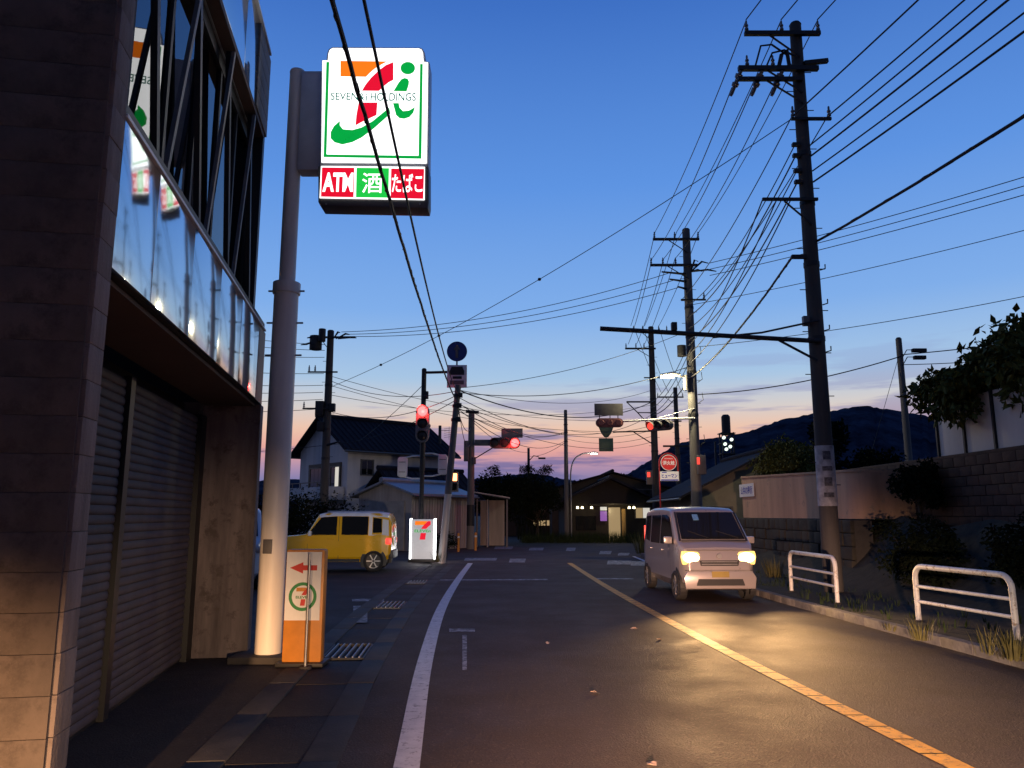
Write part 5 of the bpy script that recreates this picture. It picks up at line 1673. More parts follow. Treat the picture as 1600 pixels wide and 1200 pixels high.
for i, (z0, z1) in enumerate(((8.75, 9.6), (8.5, 9.2), (8.2, 8.6), (7.5, 7.9), (7.0, 7.3), (6.7, 6.95), (6.4, 6.5), (6.0, 6.0), (4.45, 4.2))):
    w = ('topmost', 'second', 'third', 'fourth', 'fifth', 'sixth', 'seventh', 'eighth', 'lowest')[i]
    cable(w + ' wire from the house pole away behind the store sign pole', (PL.x - 0.2, PL.y - 0.1, z0), (PL.x - 9, PL.y - 3.5, z1 - 0.2), 0.25, 0.012)
cable('drooping wire between the lamp pole and slim dark pole', (PC.x, PC.y, 6.3), (pf.x, 75, zt - 0.8), 0.3, 0.016)
cable('wire from the concrete signal pole to the slim dark pole', (ux_, UPY, 6.4), (PC.x, PC.y, 6.9), 0.6, 0.016)
cable('wire from the concrete signal pole to the distant lamp pole', (ux_, UPY, 6.2), (pf.x, 75, zt - 0.4), 0.5, 0.016)
cable('jumble wire from the leaning pole to the concrete signal pole', (LTp.x, LTp.y, 5.4), (ux_, UPY, 5.9), 0.5, 0.015)
cable('slack wire from the leaning pole down to the concrete signal pole', (LTp.x, LTp.y, 5.8), (ux_, UPY, 5.2), 0.9, 0.013)
for i, (dx, w) in enumerate(((-1.0, 'outer'), (-0.5, 'middle'), (0.4, 'inner'))):
    cable(w + ' power line between the third and far utility poles', (P3.x + dx, P3.y - 0.19, 12.05), (P4.x + dx, P4.y - 0.19, 9.85), 0.2, 0.016)


# ------------------------------------------------------------------ buildings
def wall_window(parent, c, ux, uz, nrm, w, h, glassm=None, mull=1):
    """recess frame and panes; c = centre on the wall face"""
    c, ux, nrm = Vector(c), Vector(ux).normalized(), Vector(nrm).normalized()
    uz = Vector((0, 0, 1))
    f = MB()
    for s_ in (-1, 1):
        f.prism([(s_ * w / 2 - 0.04, -h / 2 - 0.04), (s_ * w / 2 + 0.04, -h / 2 - 0.04), (s_ * w / 2 + 0.04, h / 2 + 0.04), (s_ * w / 2 - 0.04, h / 2 + 0.04)], c - nrm * 0.02, ux, uz, 0.07)
        f.prism([(-w / 2 + 0.04, s_ * h / 2 - 0.03), (w / 2 - 0.04, s_ * h / 2 - 0.03), (w / 2 - 0.04, s_ * h / 2 + 0.03), (-w / 2 + 0.04, s_ * h / 2 + 0.03)], c - nrm * 0.02, ux, uz, 0.068)
    wn_ = f.build('window', M['frame'], parent)
    n = mull + 1
    for k in range(n):
        x0, x1 = -w / 2 + 0.04 + (w - 0.08) * k / n, -w / 2 + 0.04 + (w - 0.08) * (k + 1) / n
        MB().prism([(x0 + 0.012, -h / 2 + 0.03), (x1 - 0.012, -h / 2 + 0.03), (x1 - 0.012, h / 2 - 0.03), (x0 + 0.012, h / 2 - 0.03)], c - nrm * 0.01, ux, uz, 0.022).build('pane', (glassm[k] if isinstance(glassm, (list, tuple)) else glassm) or M['glass'], wn_)
    return wn_


def gable_house(name, label, loc, rz, W_, L_, eave, ridge_h, wallm, roofm, over=0.45, cat='house', tiles=0, base=0.0):
    """local: gable wall along -X from the corner (0,0), long wall along +Y; gable faces -Y, long wall faces +X"""
    root = thing(name, label, cat, loc, rz)
    wl = MB()
    poly = [(-W_, base), (0, base), (0, eave), (-W_ / 2, ridge_h), (-W_, eave)]
    wl.prism(poly, (0, L_, 0), (1, 0, 0), (0, 0, 1), L_)
    wl.build('wall', wallm, root)
    rise = (ridge_h - eave) / (W_ / 2)
    roof = None
    for sx in (-1, 1):
        xe, xr = (over if sx > 0 else -W_ - over), -W_ / 2
        ze = eave - over * rise
        th = 0.10
        b = MB()
        a = [Vector((xe, -over, ze)), Vector((xe, L_ + over, ze)), Vector((xr, L_ + over, ridge_h)), Vector((xr, -over, ridge_h))]
        up_ = Vector((0, 0, 1)) * th
        lift = Vector((0, 0, 0.02))
        b.add([p + lift for p in a] + [p + lift + up_ for p in a], [(0, 1, 2, 3), (4, 7, 6, 5), (0, 4, 5, 1), (1, 5, 6, 2), (2, 6, 7, 3), (3, 7, 4, 0)])
        rf = b.build('roof', roofm, root)
        if tiles:
            d = Vector((xr - xe, 0, ridge_h - ze))
            for k in range(tiles):
                y = -over + 0.1 + (L_ + 2 * over - 0.2) * k / (tiles - 1)
                MB().tube([Vector((xe, y, ze + th + 0.03)), Vector((xe, y, ze + th + 0.03)) + d], 0.035, 6).build('tile_roll', roofm, rf)
    MB().tube([(-W_ / 2, -over - 0.05, ridge_h + 0.16), (-W_ / 2, L_ + over + 0.05, ridge_h + 0.16)], 0.13, 10).build('ridge_cap', roofm, root)
    for sx in (-1, 1):
        x = over + 0.06 if sx > 0 else -W_ - over - 0.06
        MB().tube([(x, -over, eave - over * rise), (x, L_ + over, eave - over * rise)], 0.06, 8).build('gutter', M['frame'], root)
    return root


HC = Vector((at(544, 697, 41).x, 41.0, 0))
hs = gable_house('tiled_house', 'white two-storey house with dark tiled roof behind the yellow car', HC, R(-48), 5.4, 6.7, 5.25, 6.95, M['plaster'], M['rooftile'], 0.5, tiles=22)
# local: gable faces -Y(local), long wall +X(local)
wall_window(hs, (0, 1.2, 4.15), (0, 1, 0), None, (1, 0, 0), 0.75, 0.8, None, 1)
MB().box((-2.4, -0.04, 3.75), (3.6, 0.07, 1.35)).build('balcony_opening', M['blackm'], hs)
wall_window(hs, (-1.1, -0.10, 3.65), (1, 0, 0), None, (0, -1, 0), 1.0, 1.1, [M['glass'], GLO['windowpale']], 1)
wall_window(hs, (-3.2, -0.10, 3.65), (1, 0, 0), None, (0, -1, 0), 1.5, 1.1, None, 2)
bal = MB().box((-2.4, -0.5, 2.75), (4.4, 0.9, 0.7)).build('balcony', M['plaster'], hs, bevel=0.02)
for k in range(5):
    MB().box((-4.3 + 0.95 * k, -0.96, 3.2), (0.05, 0.04, 0.24)).build('rail_post', M['frame'], bal)
MB().box((-2.4, -0.96, 3.34), (4.3, 0.06, 0.05)).build('hand_rail', M['frame'], bal)
wall_window(hs, (-1.6, -0.02, 1.4), (1, 0, 0), None, (0, -1, 0), 1.6, 1.1, None, 1)
an = gable_house('house_annex', 'low annex with dark tiled roof between the house and the shed', HC + Matrix.Rotation(R(-48), 3, 'Z') @ Vector((3.1, 1.4, 0)), R(-48), 3.0, 4.6, 2.75, 3.9, M['plaster'], M['rooftile'], 0.5, tiles=14)
wall_window(an, (-2.3, -0.02, 1.7), (1, 0, 0), None, (0, -1, 0), 1.6, 0.9, [GLO['windowpale'], M['glass']], 1)
sh = gable_house('garden_shed', 'beige metal shed with pale blue-grey roof behind the signal post', Vector((at(643, 800, 35.5).x, 35.5, 0)), R(-33), 3.3, 4.6, 2.55, 3.08, M['shedwall'], M['shedroof'], 0.25, cat='shed')
MB().box((-1.65, -0.03, 1.15), (2.5, 0.05, 2.2)).build('shutter_door', mat('shed_shutter', (0.30, 0.27, 0.25), 0.7, var=0.15, scale=3), sh)
for k in range(23):
    MB().box((0.015, 0.1 + k * 0.2, 1.25), (0.03, 0.05, 2.45)).build('wall_rib', M['shedwall'], sh)
# lean-to
ltx = at(745, 800, 40).x
lt = thing('lean_to', 'open lean-to with pale sheet roof beside the concrete signal pole', 'shelter', (ltx, 40.0, 0))
MB().prism([(-0.2, 2.75), (1.7, 2.45), (1.7, 2.51), (-0.2, 2.81)], (0, 2.6, 0), (1, 0, 0), (0, 0, 1), 3.0).build('roof', mat('pale_sheet', (0.4, 0.38, 0.37), 0.6, var=0.15, scale=3), lt)
for x in (0.02, 1.55):
    MB().cyl((x, -0.2, 0), (x, -0.2, 2.45), 0.05, 0.05, 10).build('post', M['polec'], lt, smooth=True)
MB().box((0.75, 2.2, 1.2), (1.3, 0.1, 2.4)).build('back_wall', M['shedwall'], lt)
MB().box((0.55, 0.9, 1.2), (0.05, 2.0, 2.4)).build('side_wall', M['shedwall'], lt)

# junction shop, far right of the bend
jsx = at(965, 800, 50).x
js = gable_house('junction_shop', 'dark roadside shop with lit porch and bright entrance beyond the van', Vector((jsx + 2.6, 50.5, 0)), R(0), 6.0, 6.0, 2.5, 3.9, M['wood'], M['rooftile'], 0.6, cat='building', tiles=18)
wall_window(js, (-0.9, -0.02, 1.75), (1, 0, 0), None, (0, -1, 0), 1.0, 0.7, [GLO['window'], GLO['windowpale']], 1)
MB().box((-2.75, -0.03, 1.05), (0.75, 0.06, 2.1)).build('doorway', GLO['window'], js)
MB().box((-2.25, -0.7, 1.0), (0.22, 0.22, 2.0)).build('porch_post', mat('ochre_timber', (0.36, 0.22, 0.07), 0.7, var=0.2), js, bevel=0.01)
MB().box((-2.9, -0.7, 2.3), (3.0, 1.3, 0.09)).build('porch_roof', M['wood'], js)
MB().box((-3.5, -0.45, 1.55), (0.42, 0.06, 0.62)).build('hanging_sign', GLO['purple'], js)
MB().box((-3.5, -0.49, 2.02), (0.42, 0.04, 0.22)).build('sign_lamp', GLO['windowpale'], js)
for x in (-5.2, -4.9, -4.3, -1.9, -1.6):
    MB().tube([(x, -0.85, 2.16), (x, -0.85, 2.02)], [0.06, 0.09], 10).build('porch_lamp', glow('lit_bulb', (1.0, 0.85, 0.5), 6.0), js, smooth=True)
MB().box((-4.6, 0.0, 1.1), (1.3, 0.1, 0.9)).build('dark_window', M['glass'], js)
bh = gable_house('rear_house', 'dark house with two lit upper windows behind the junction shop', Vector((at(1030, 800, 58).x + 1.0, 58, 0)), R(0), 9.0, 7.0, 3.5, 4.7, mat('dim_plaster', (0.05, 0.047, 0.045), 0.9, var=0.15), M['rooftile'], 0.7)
wall_window(bh, (-4.3, -0.02, 3.0), (1, 0, 0), None, (0, -1, 0), 1.1, 0.9, [GLO['windowpale'], GLO['window']], 1)
wall_window(bh, (-1.8, -0.02, 3.0), (1, 0, 0), None, (0, -1, 0), 1.6, 1.0, None, 1)
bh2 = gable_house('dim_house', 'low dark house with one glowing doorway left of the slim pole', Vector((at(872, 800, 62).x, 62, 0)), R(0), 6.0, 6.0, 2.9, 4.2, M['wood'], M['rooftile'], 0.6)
MB().box((-1.2, -0.03, 1.0), (1.5, 0.06, 0.4)).build('lit_doorway', GLO['window'], bh2)
MB().box((-1.0, -0.9, 0.6), (0.1, 0.5, 1.2)).build('door_post', M['wood'], bh2)
wall_window(bh2, (-1.2, -0.02, 2.3), (1, 0, 0), None, (0, -1, 0), 0.4, 0.7, GLO['windowpale'], 0)

# gabled house beyond the wall on the right
gh = gable_house('gabled_house', 'beige walled house with dark sloping roof behind the van', Vector((15.0, 34, 0)), R(0), 7.2, 7.0, 2.55, 4.35, mat('olive_plaster', (0.20, 0.18, 0.13), 0.9, var=0.15, scale=1.5), M['rooftile'], 0.5, tiles=0)
wall_window(gh, (-6.0, -0.02, 1.5), (1, 0, 0), None, (0, -1, 0), 1.2, 0.9, None, 1)

# ------------------------------------------------------------------ walls on the right
WX = 7.75
rw = thing('rendered_wall', 'salmon rendered garden wall with small white notice behind the nearest pole', 'wall', (WX, 21.8, 0))
pts = []
w_len = 8.6
b = MB()
# plan outline with rounded near end, extruded upwards
r_ = 0.5
outline = [(0, w_len / 2), (0, -w_len / 2 + r_)] + [(r_ - r_ * math.cos(R(t)), -w_len / 2 + r_ - r_ * math.sin(R(t))) for t in range(10, 91, 10)] + [(2.2, -w_len / 2), (2.2, -w_len / 2 + 0.22), (0.6, -w_len / 2 + 0.22), (0.22, -w_len / 2 + 0.6), (0.22, w_len / 2)]
n = len(outline)


def ztopw(y):
    return 2.70 + 0.03 * y


b.add([(x, y, 1.52) for x, y in outline] + [(x, y, ztopw(y)) for x, y in outline], [tuple(range(n)), tuple(reversed(range(n, 2 * n)))] + [(i, n + i, n + (i + 1) % n, (i + 1) % n) for i in range(n)])
b.build('wall', M['render'], rw, smooth=True, sharp=40)
cp = MB().add([(x + (-0.03 if x < 0.3 else 0.0), y, ztopw(y) + 0.004) for x, y in outline] + [(x + (-0.03 if x < 0.3 else 0), y, ztopw(y) + 0.06) for x, y in outline], [tuple(range(n)), tuple(reversed(range(n, 2 * n)))] + [(i, n + i, n + (i + 1) % n, (i + 1) % n) for i in range(n)])
cp.build('coping', M['render'], rw)
# notice
zn = at(1161, 766, 25.4)
pnl = MB().box((-0.03, 25.5 - 21.8, zn.z), (0.02, 1.55, 0.42)).build('notice', M['white'], rw)
b = add_text(MB(), '公共の掲示', (-0.043, 25.5 - 21.8, zn.z), (0, -1, 0), (0, 0, 1), 1.25, 0.26, 0.02)
b.build('lettering', M['bluetext'], pnl)
# rough stone base below it, stone by stone
sb = thing('stone_base', 'dark mossy stone base under the salmon wall', 'wall', (WX - 0.12, 21.8, 0))
MB().box((0.24, 0, 0.74), (0.40, w_len, 1.50)).build('bed', M['mortar'], sb)
st0 = [MB().box((0, 0, 0), (0.14, 0.60, 0.285)).build('stone', M['stone'], sb, bevel=0.03), MB().box((0, 0, 0), (0.14, 0.42, 0.285)).build('stone', M['stone'], sb, bevel=0.035)]
used = [False, False]
for row in range(5):
    y = -w_len / 2
    z = 0.16 + row * 0.298
    while y < w_len / 2 - 0.2:
        k = random.choice((0, 1))
        ln = (0.60, 0.42)[k]
        o = st0[k] if not used[k] else copy_piece(st0[k], sb)
        used[k] = True
        o.location = (0.0 + random.uniform(-0.02, 0.02), y + ln / 2, z)
        o.rotation_euler = (random.choice((0, math.pi)), random.uniform(-0.03, 0.03), random.uniform(-0.03, 0.03))
        y += ln + 0.012
# upper brown block wall along the bank
BX = 9.15
bw = thing('block_wall', 'brown concrete block retaining wall on top of the roadside bank', 'wall', (BX, 14.5, 0))
MB().box((0.16, 0, 2.05), (0.22, 13.0, 1.42)).build('bed', M['mortar'], bw)
bk0 = MB().box((0, 0, 0), (0.13, 0.388, 0.188)).build('block', M['brownblock'], bw, bevel=0.01)
first = True
for row in range(7):
    for k in range(33):
        y = -6.4 + k * 0.398 + (0.2 if row % 2 else 0)
        if y > 6.4:
            continue
        o = bk0 if first else copy_piece(bk0, bw)
        first = False
        o.location = (random.uniform(-0.005, 0.005), y, 1.48 + row * 0.198)
MB().box((0.13, 0, 2.80), (0.34, 13.0, 0.07)).build('coping', M['brownblock'], bw, bevel=0.01)
# cream panel fence on the wall
pfz = thing('panel_fence', 'cream panel fence with dark posts on top of the block wall', 'fence', (BX + 0.2, 14.5, 0))
pn0 = MB().box((0, 0, 3.42), (0.05, 0.93, 1.15)).build('panel', M['panel'], pfz, bevel=0.008)
ps0 = MB().box((-0.045, 0, 3.40), (0.05, 0.05, 1.24)).build('post', M['darksteel'], pfz)
for k in range(7):
    y = 1.75 - k * 1.0
    if k == 0:
        pn0.location = (0, y, 0)
        ps0.location = (0, y + 0.5, 0)
    else:
        copy_piece(pn0, pfz, (random.uniform(-0.004, 0.004), y, 0))
        copy_piece(ps0, pfz, (0, y + 0.5, 0))
# ground on top of the walls
tg = MB()
tg.add([(WX + 0.25, 17.5, 1.5), (40, 17.5, 1.6), (40, 60, 1.6), (WX + 0.25, 26, 1.5)], [(0, 1, 2, 3)])
tg.add([(BX + 0.26, 3, 2.74), (40, 3, 2.9), (40, 21.0, 2.9), (BX + 0.26, 21.0, 2.74)], [(0, 1, 2, 3)])
struct(tg.build('terrace', M['soil']), 'raised garden ground behind the walls')


# ------------------------------------------------------------------ guard rails
def guard_rail(label, a, b, h=0.78):
    a, b = Vector((*a, 0.10)), Vector((*b, 0.10))
    root = thing('guard_rail', label, 'guard rail', a, group='white pipe guard rails along the verge')
    d = (b - a)
    L_ = d.length
    u = d.normalized()
    rr = 0.16
    path = [a - Vector((0, 0, 0.1)), a + Vector((0, 0, h - rr))]
    path += [a + u * (rr - rr * math.cos(R(t))) + Vector((0, 0, h - rr + rr * math.sin(R(t)))) for t in range(15, 91, 15)]
    path += [b - u * (rr - rr * math.cos(R(t))) + Vector((0, 0, h - rr + rr * math.sin(R(t)))) for t in range(90, 14, -15)]
    path += [b + Vector((0, 0, h - rr)), b - Vector((0, 0, 0.1))]
    MB().tube(path, 0.038, 14).build('hoop', M['railwhite'], root, world=True, smooth=True, sharp=60)
    for f in (0.37, 0.64):
        MB().tube([a + Vector((0, 0, h * f)), b + Vector((0, 0, h * f))], 0.024, 12).build('rail', M['railwhite'], root, world=True, smooth=True)
    for q in (a, b):
        MB().cyl(q - Vector((0, 0, 0.02)), q + Vector((0, 0, 0.03)), 0.075, 0.06, 16).build('footing', M['gutter'], root, world=True, smooth=True)
    return root


ra, rb = gp(1436, 972, 0.1), gp(1590, 1004, 0.1)
guard_rail('white pipe guard rail nearest the camera beside the kerb', (ra.x, ra.y), (rb.x, rb.y))
ra, rb = gp(1237, 925, 0.1), gp(1309, 944, 0.1)
guard_rail('white pipe guard rail farther off in front of the nearest pole', (ra.x, ra.y), (rb.x, rb.y))

# hydrant sign
HY = 33.0
hx = at(1047, 800, HY).x
hyd = thing('hydrant_sign', 'red post with round red hydrant sign and blue lettered advert', 'sign', (hx, HY, 0))
hz = at(1047, 723, HY).z
MB().tube([(hx - 0.40, HY, 0), (hx - 0.40, HY, hz)] + [(hx - 0.40 * math.cos(R(t)), HY, hz + 0.40 * math.sin(R(t))) for t in range(20, 171, 15)] + [(hx + 0.40, HY, hz), (hx + 0.40, HY, hz - 0.45)], 0.03, 10).build('post', M['red'], hyd, world=True, smooth=True)
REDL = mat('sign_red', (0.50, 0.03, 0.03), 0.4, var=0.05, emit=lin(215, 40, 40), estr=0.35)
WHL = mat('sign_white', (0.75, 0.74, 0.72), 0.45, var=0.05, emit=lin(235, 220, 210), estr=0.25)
dsc = MB().tube([(hx, HY - 0.02, hz), (hx, HY - 0.05, hz)], 0.34, 36).build('disc', WHL, hyd, world=True)
MB().tube([(hx, HY - 0.051, hz), (hx, HY - 0.056, hz)], 0.315, 36).build('red_face', REDL, dsc, world=True)
MB().box((hx, HY - 0.058, hz), (0.60, 0.004, 0.22)).build('white_bar', REDL, dsc, world=True)
b = add_text(MB(), '消火栓', (hx, HY - 0.063, hz - 0.01), (1, 0, 0), (0, 0, 1), 0.52, 0.19, 0.03)
b.build('lettering', WHL, dsc, world=True)
b = add_text(MB(), 'FIRE HYDRANT', (hx, HY - 0.063, hz + 0.17), (1, 0, 0), (0, 0, 1), 0.36, 0.05, 0.02)
b.build('lettering', WHL, dsc, world=True)
az = at(1047, 744, HY).z
ad = MB().box((hx + 0.02, HY - 0.03, az), (0.80, 0.03, 0.40)).build('advert', WHL, hyd, world=True, bevel=0.005)
BLL = mat('advert_blue', (0.03, 0.04, 0.35), 0.5, var=0, emit=lin(40, 50, 160), estr=0.25)
b = add_text(MB(), 'ヒューマン', (hx + 0.02, HY - 0.05, az + 0.01), (1, 0, 0), (0, 0, 1), 0.66, 0.17, 0.03)
b.build('lettering', BLL, ad, world=True)
MB().box((hx + 0.02, HY - 0.048, az - 0.165), (0.74, 0.004, 0.05)).build('stripe', BLL, ad, world=True)
MB().box((hx - 0.2, HY - 0.048, az + 0.16), (0.2, 0.004, 0.04)).build('stripe', BLL, ad, world=True)

# floodlit tower far off
TY = 150.0
tx = at(1136, 700, TY).x
tw = thing('plant_tower', 'dark industrial tower with white floodlights rising before the mountain', 'tower', (tx, TY, 0))
zt_ = at(1136, 648, TY).z
zm = at(1136, 676, TY).z
MB().tube([(0, 0, zm - 0.5), (0, 0, zt_ - 0.4), (0, 0, zt_)], [0.85, 0.85, 0.55], 20).build('silo', M['darksteel'], tw, smooth=True)
for sx, sy in ((-1.1, -1), (1.1, -1), (-1.1, 1), (1.1, 1)):
    MB().bar((sx, sy, 0), (sx, sy, zm), 0.22).build('leg', M['darksteel'], tw)
for k in range(4):
    z = zm - 0.2 - k * 2.0
    MB().box((0, 0, z), (2.9, 2.6, 0.16)).build('platform', M['darksteel'], tw)
    MB().bar((-1.1, -1.08, z), (1.1, -1.08, z - 1.9), 0.1).build('brace', M['darksteel'], tw)
for (u, v) in ((1131, 683), (1143, 686), (1133, 693), (1141, 697), (1135, 701), (1144, 731)):
    q = at(u, v, TY - 1.6)
    MB().tube([(q.x - tx, -1.4, q.z), (q.x - tx, -1.6, q.z - 0.1)], [0.22, 0.36], 10).build('floodlight', GLO['flood'], tw, smooth=True)
MB().bar((-2.3, 0, 0), (-2.3, 0, at(1128, 690, TY).z), 0.3).build('mast', M['darksteel'], tw)


# ------------------------------------------------------------------ vegetation
def tree(name, label, base, h, crown_c, crown_r, n, size, m, clumps=14, trunk_r=0.12, group=None, droop=0.2, cat='tree', shell=0.2):
    root = thing(name, label, cat, base, group=group)
    base = Vector(base)
    tr = MB()
    cc = Vector(crown_c)
    top = cc - Vector((0, 0, crown_r[2] * 0.1))
    tr.tube([base, base.lerp(top, 0.5) + Vector((random.uniform(-.1, .1), random.uniform(-.1, .1), 0)), top], [trunk_r, trunk_r * 0.75, trunk_r * 0.35], 10)
    cr_ = MB()
    for k in range(clumps):
        while True:
            d = Vector((random.uniform(-1, 1), random.uniform(-1, 1), random.uniform(-1, 1)))
            if d.length < 1:
                break
        p = cc + Vector((d.x * crown_r[0] * 0.8, d.y * crown_r[1] * 0.8, d.z * crown_r[2] * 0.8))
        tr.tube([base.lerp(top, random.uniform(0.45, 0.9)), p], [trunk_r * 0.35, trunk_r * 0.1], 6)
        s_ = random.uniform(0.28, 0.5)
        leaves(cr_, p, (crown_r[0] * s_, crown_r[1] * s_, crown_r[2] * s_), n // clumps, size, droop=droop, shell=shell)
    tr.build('trunk', M['bark'], root, world=True, smooth=True)
    cr_.build('crown', m, root, world=True)
    return root


random.seed(23)
tree('leafy_tree', 'broad-leaved tree hanging over the cream fence at the picture edge', (11.6, 14.2, 2.7), 6, (10.8, 14.2, 4.45), (2.3, 1.8, 1.2), 17000, 0.21, M['leafolive'], 60, 0.16, droop=0.7)
# extra drooping sprays towards the road belong to the same kind of tree standing a little behind
tree('leafy_tree', 'smaller leafy tree spreading in front of the cream fence panels', (9.9, 16.2, 2.6), 5, (9.5, 15.8, 4.15), (1.25, 1.2, 0.75), 3600, 0.18, M['leafolive'], 20, 0.09, droop=0.9)
tree('round_bush', 'dark round bush growing on the bank before the block wall', (8.75, 16.6, 1.3), 2, (8.75, 16.6, 2.25), (0.62, 0.75, 0.55), 2600, 0.10, M['leafdark'], 16, 0.05, cat='bush')
tree('bank_shrub', 'black leafy shrub filling the bank between the two guard rails', (7.6, 14.8, 0.2), 2, (7.55, 14.6, 0.95), (0.65, 1.25, 0.75), 4200, 0.09, M['leafdark'], 22, 0.05, cat='bush')
tree('bank_shrub', 'low dark shrub behind the nearest guard rail', (8.0, 11.6, 0.2), 2, (7.95, 11.6, 1.0), (0.75, 1.6, 0.65), 4000, 0.09, M['leafdark'], 22, 0.05, cat='bush')
tree('garden_hedge', 'clipped olive hedge showing over the salmon wall', (8.95, 25.0, 1.5), 3, (8.95, 25.0, 3.15), (0.75, 2.7, 0.95), 8000, 0.13, M['leafolive'], 34, 0.06, cat='hedge', droop=0.8)
tree('garden_tree', 'dark garden tree behind the hedge and nearest pole', (10.6, 25.5, 1.5), 4, (10.4, 25.3, 3.6), (0.9, 1.0, 1.2), 2600, 0.16, M['leafdark'], 18, 0.09)
tree('garden_tree', 'low dark garden tree to the right of the nearest pole', (11.3, 24.5, 1.5), 3, (11.3, 24.4, 3.1), (0.9, 1.2, 0.75), 2600, 0.14, M['leafdark'], 18, 0.08)
tree('road_tree', 'dark tree mass at the bend beside the lean-to', (-0.6, 47, 0), 5, (-0.7, 47, 2.8), (1.9, 1.8, 1.7), 5200, 0.20, M['leafdark'], 30, 0.14, group='dark trees beyond the junction')
tree('road_tree', 'dark tree under the far sideways red signal', (1.6, 49, 0), 5, (1.5, 49, 2.5), (1.5, 1.7, 1.6), 4200, 0.19, M['leafdark'], 26, 0.12, group='dark trees beyond the junction')
tree('road_tree', 'dark tree left of the slim dark pole', (2.6, 66, 0), 5, (2.6, 66, 2.7), (2.6, 2.4, 1.8), 4600, 0.26, M['leafdark'], 28, 0.14, group='dark trees beyond the junction')
tree('road_tree', 'dark tree right of the slim dark pole', (6.0, 64, 0), 5, (6.0, 64, 2.6), (2.6, 2.2, 1.8), 4600, 0.26, M['leafdark'], 28, 0.14, group='dark trees beyond the junction')
tree('road_tree', 'dark tree behind the lit porch of the junction shop', (9.8, 70, 0), 6, (9.8, 70, 3.0), (3.6, 3.0, 2.0), 5200, 0.30, M['leafdark'], 30, 0.18, group='dark trees beyond the junction')
# bamboo over the trees
bam = thing('bamboo', 'feathery bamboo tops rising over the trees at the bend', 'plant', (0.4, 52, 0))
st_, lf_ = MB(), MB()
for k in range(16):
    x, y = 0.4 + random.uniform(-1.6, 1.6), 52 + random.uniform(-0.8, 0.8)
    h = random.uniform(4.0, 5.3)
    lx = random.uniform(-0.2, 1.3)
    path = spline([(x, y, 0), (x + lx * 0.15, y, h * 0.55), (x + lx * 0.5, y, h * 0.9), (x + lx, y, h * 0.95)], 5)
    st_.tube(path, [0.03 * (1 - 0.8 * i / len(path)) for i in range(len(path))], 5)
    for p in path[7:]:
        leaves(lf_, p, (0.28, 0.28, 0.2), 14, 0.24, droop=1.0, aspect=0.18)
st_.build('cane', M['leafdark'], bam, world=True)
lf_.build('foliage', M['leafdark'], bam, world=True)
# hedge in front of the tiled house
tree('house_hedge', 'dark clipped hedge between the yellow car and the tiled house', (-8.9, 30.0, 0), 2, (-8.6, 30.2, 1.45), (3.3, 0.9, 1.1), 7000, 0.12, M['leafdark'], 46, 0.06, cat='hedge')
tree('corner_shrub', 'low shrub at the foot of the shed wall', (-3.2, 34.5, 0), 1, (-3.2, 34.4, 0.45), (0.9, 0.4, 0.45), 1200, 0.09, M['leafdark'], 12, 0.03, cat='bush')
# verge grass
gm = MB()
for _ in range(420):
    y = random.uniform(6.5, 30)
    x = fx('K', y) + random.uniform(0.2, 1.9)
    if random.random() < 0.5:
        blades(gm, (x, y, 0.10), 5, random.uniform(0.06, 0.2), 0.10)
tag(gm.build('verge_grass', M['leaf']), 'short dark grass along the verge', 'grass', kind='stuff')
gm = MB()
for _ in range(700):
    a_ = random.random()
    x, y = random.uniform(0.6, 9.0), random.uniform(46, 50)
    blades(gm, (x, y, -0.02), 6, random.uniform(0.3, 0.8), 0.3)
tag(gm.build('far_grass', M['leaf']), 'rough grass on the far side of the junction', 'grass', kind='stuff')
for (u, v, h, n_, lab) in ((1440, 1000, 0.30, 40, 'dry weed tuft at the left foot of the nearest guard rail'), (1583, 1030, 0.30, 110, 'bright weed tuft at the right foot of the nearest guard rail'), (1545, 1022, 0.34, 22, 'thin dry weed stalks beside the bright weed tuft'), (1390, 985, 0.12, 18, 'tiny weed at the kerb between the guard rails'), (1210, 905, 0.55, 90, 'weed clump between the van and the farther guard rail'), (1003, 865, 0.9, 120, 'weed clump at the kerb behind the van'), (684, 878, 0.4, 50, 'pale weed tuft at the foot of the leaning pole')):
    q = gp(u, v, 0.08)
    w0 = thing('weed', lab, 'plant', (q.x, q.y, 0.08), group='weeds along the road')
    b = MB()
    blades(b, (0, 0, 0), n_, h, 0.10 + 0.2 * h, 0.6)
    b.build('foliage', M['weed'], w0)
# fallen leaves on the asphalt
for i, (u, v, lab) in enumerate(((990, 983, 'pale fallen leaf beside the yellow line'), (856, 1006, 'reddish fallen leaf in the middle of the near lane'), (930, 1084, 'pale fallen leaf low in the near lane'), (1030, 1000, 'small fallen leaf close to the yellow line'), (1018, 1196, 'fallen leaf at the bottom edge of the near lane'))):
    q = gp(u, v)
    b = MB()
    s_ = 0.052
    b.add([(-s_, 0, 0), (-s_ * 0.3, s_ * 0.5, 0.014), (s_ * 0.5, s_ * 0.4, 0.02), (s_, 0, 0.006), (s_ * 0.4, -s_ * 0.45, 0.016), (-s_ * 0.4, -s_ * 0.4, 0.0)], [(0, 1, 2, 3, 4, 5)])
    o = b.build('fallen_leaf', mat('dry_leaf', (0.42, 0.30, 0.22), 0.7, var=0.3, scale=40))
    o.location = (q.x, q.y, 0.006)
    o.rotation_euler = (0, 0, i * 1.3)
    tag(o, lab, 'leaf', 'fallen leaves on the road')


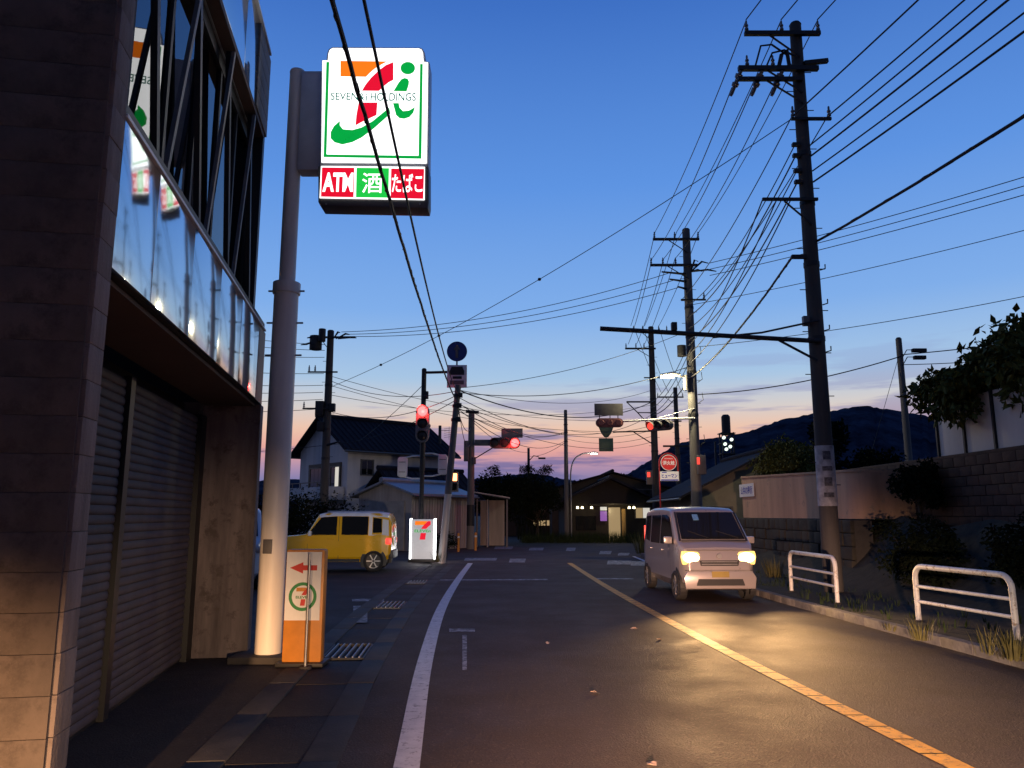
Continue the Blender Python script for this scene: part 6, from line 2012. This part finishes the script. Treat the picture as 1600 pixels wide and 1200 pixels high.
# ------------------------------------------------------------------ lamps that are lit, and unseen beams
def spot(name, loc, aim, power, ang, blend, col, size=0.06):
    l = bpy.data.lights.new(name, 'SPOT')
    l.energy, l.spot_size, l.spot_blend, l.color = power, R(ang), blend, col
    l.shadow_soft_size = size
    o = bpy.data.objects.new(name, l)
    COL.objects.link(o)
    o.location = loc
    o.rotation_euler = (Vector(aim) - Vector(loc)).to_track_quat('-Z', 'Y').to_euler()
    return o


def point(name, loc, power, col, size=0.1):
    l = bpy.data.lights.new(name, 'POINT')
    l.energy, l.color, l.shadow_soft_size = power, col, size
    o = bpy.data.objects.new(name, l)
    COL.objects.link(o)
    o.location = loc
    return o


bpy.context.view_layer.update()
mw = van.matrix_world
for sx in (-1, 1):
    p = mw @ Vector((sx * 0.54, 1.76, 0.81))
    spot('van_headlamp_beam', p, mw @ Vector((sx * 0.4 + 1.2, 11.0, 0.42)), 2600, 29, 1.0, (1.0, 0.56, 0.22), 0.07)
    spot('van_headlamp_spill', p, mw @ Vector((sx * 1.4 + 0.2, 11.0, 0.45)), 900, 62, 1.0, (1.0, 0.58, 0.24), 0.07)
# unseen headlamp beams of the traffic around the camera, plus one added beam
spot('unseen_near_beam', (-1.0, -4.5, 0.75), (-3.3, 5.0, -0.5), 13000, 26, 1.0, (1.0, 0.54, 0.25), 0.08)
spot('unseen_near_beam', (0.9, -1.5, 0.75), (-3.3, 9.0, 0.1), 1700, 25, 1.0, (1.0, 0.66, 0.40), 0.08)
spot('unseen_near_beam', (0.6, 1.0, 0.70), (-4.2, 23.0, 0.9), 4200, 15, 1.0, (1.0, 0.86, 0.72), 0.08)  # added to brighten the yellow car, in place of the store's light
spot('unseen_near_beam', (0.6, -1.0, 0.75), (6.4, 12.5, -0.75), 3000, 21, 1.0, (1.0, 0.74, 0.50), 0.08)
spot('unseen_near_beam', (0.5, -1.5, 0.75), (1.6, 6.0, -1.25), 24000, 48, 1.0, (1.0, 0.56, 0.36), 0.08)
point('street_lamp_light', (sl.x - 0.08, 28.4, sl.z - 0.25), 420, (1.0, 0.86, 0.52), 0.15)
point('curved_lamp_light', (PC.x + 0.28 + 1.52, PC.y - 0.25, zl - 0.25), 60, (1.0, 0.93, 0.75), 0.15)
point('floor_sign_light', (fs_p.x + 0.1, fs_p.y - 1.3, 0.35), 9, (1, 1, 1), 0.3)
point('porch_light', (jsx - 0.4, 49.0, 1.9), 30, (1.0, 0.80, 0.42), 0.1)
point('signal_glow', (bx_ + 0.02, SPY - 0.62, zr + 0.44), 60, (1.0, 0.06, 0.05), 0.1)
point('signal_glow', (xsg + 0.05 + 0.42, UPY - 0.55, zsg), 60, (1.0, 0.06, 0.05), 0.1)
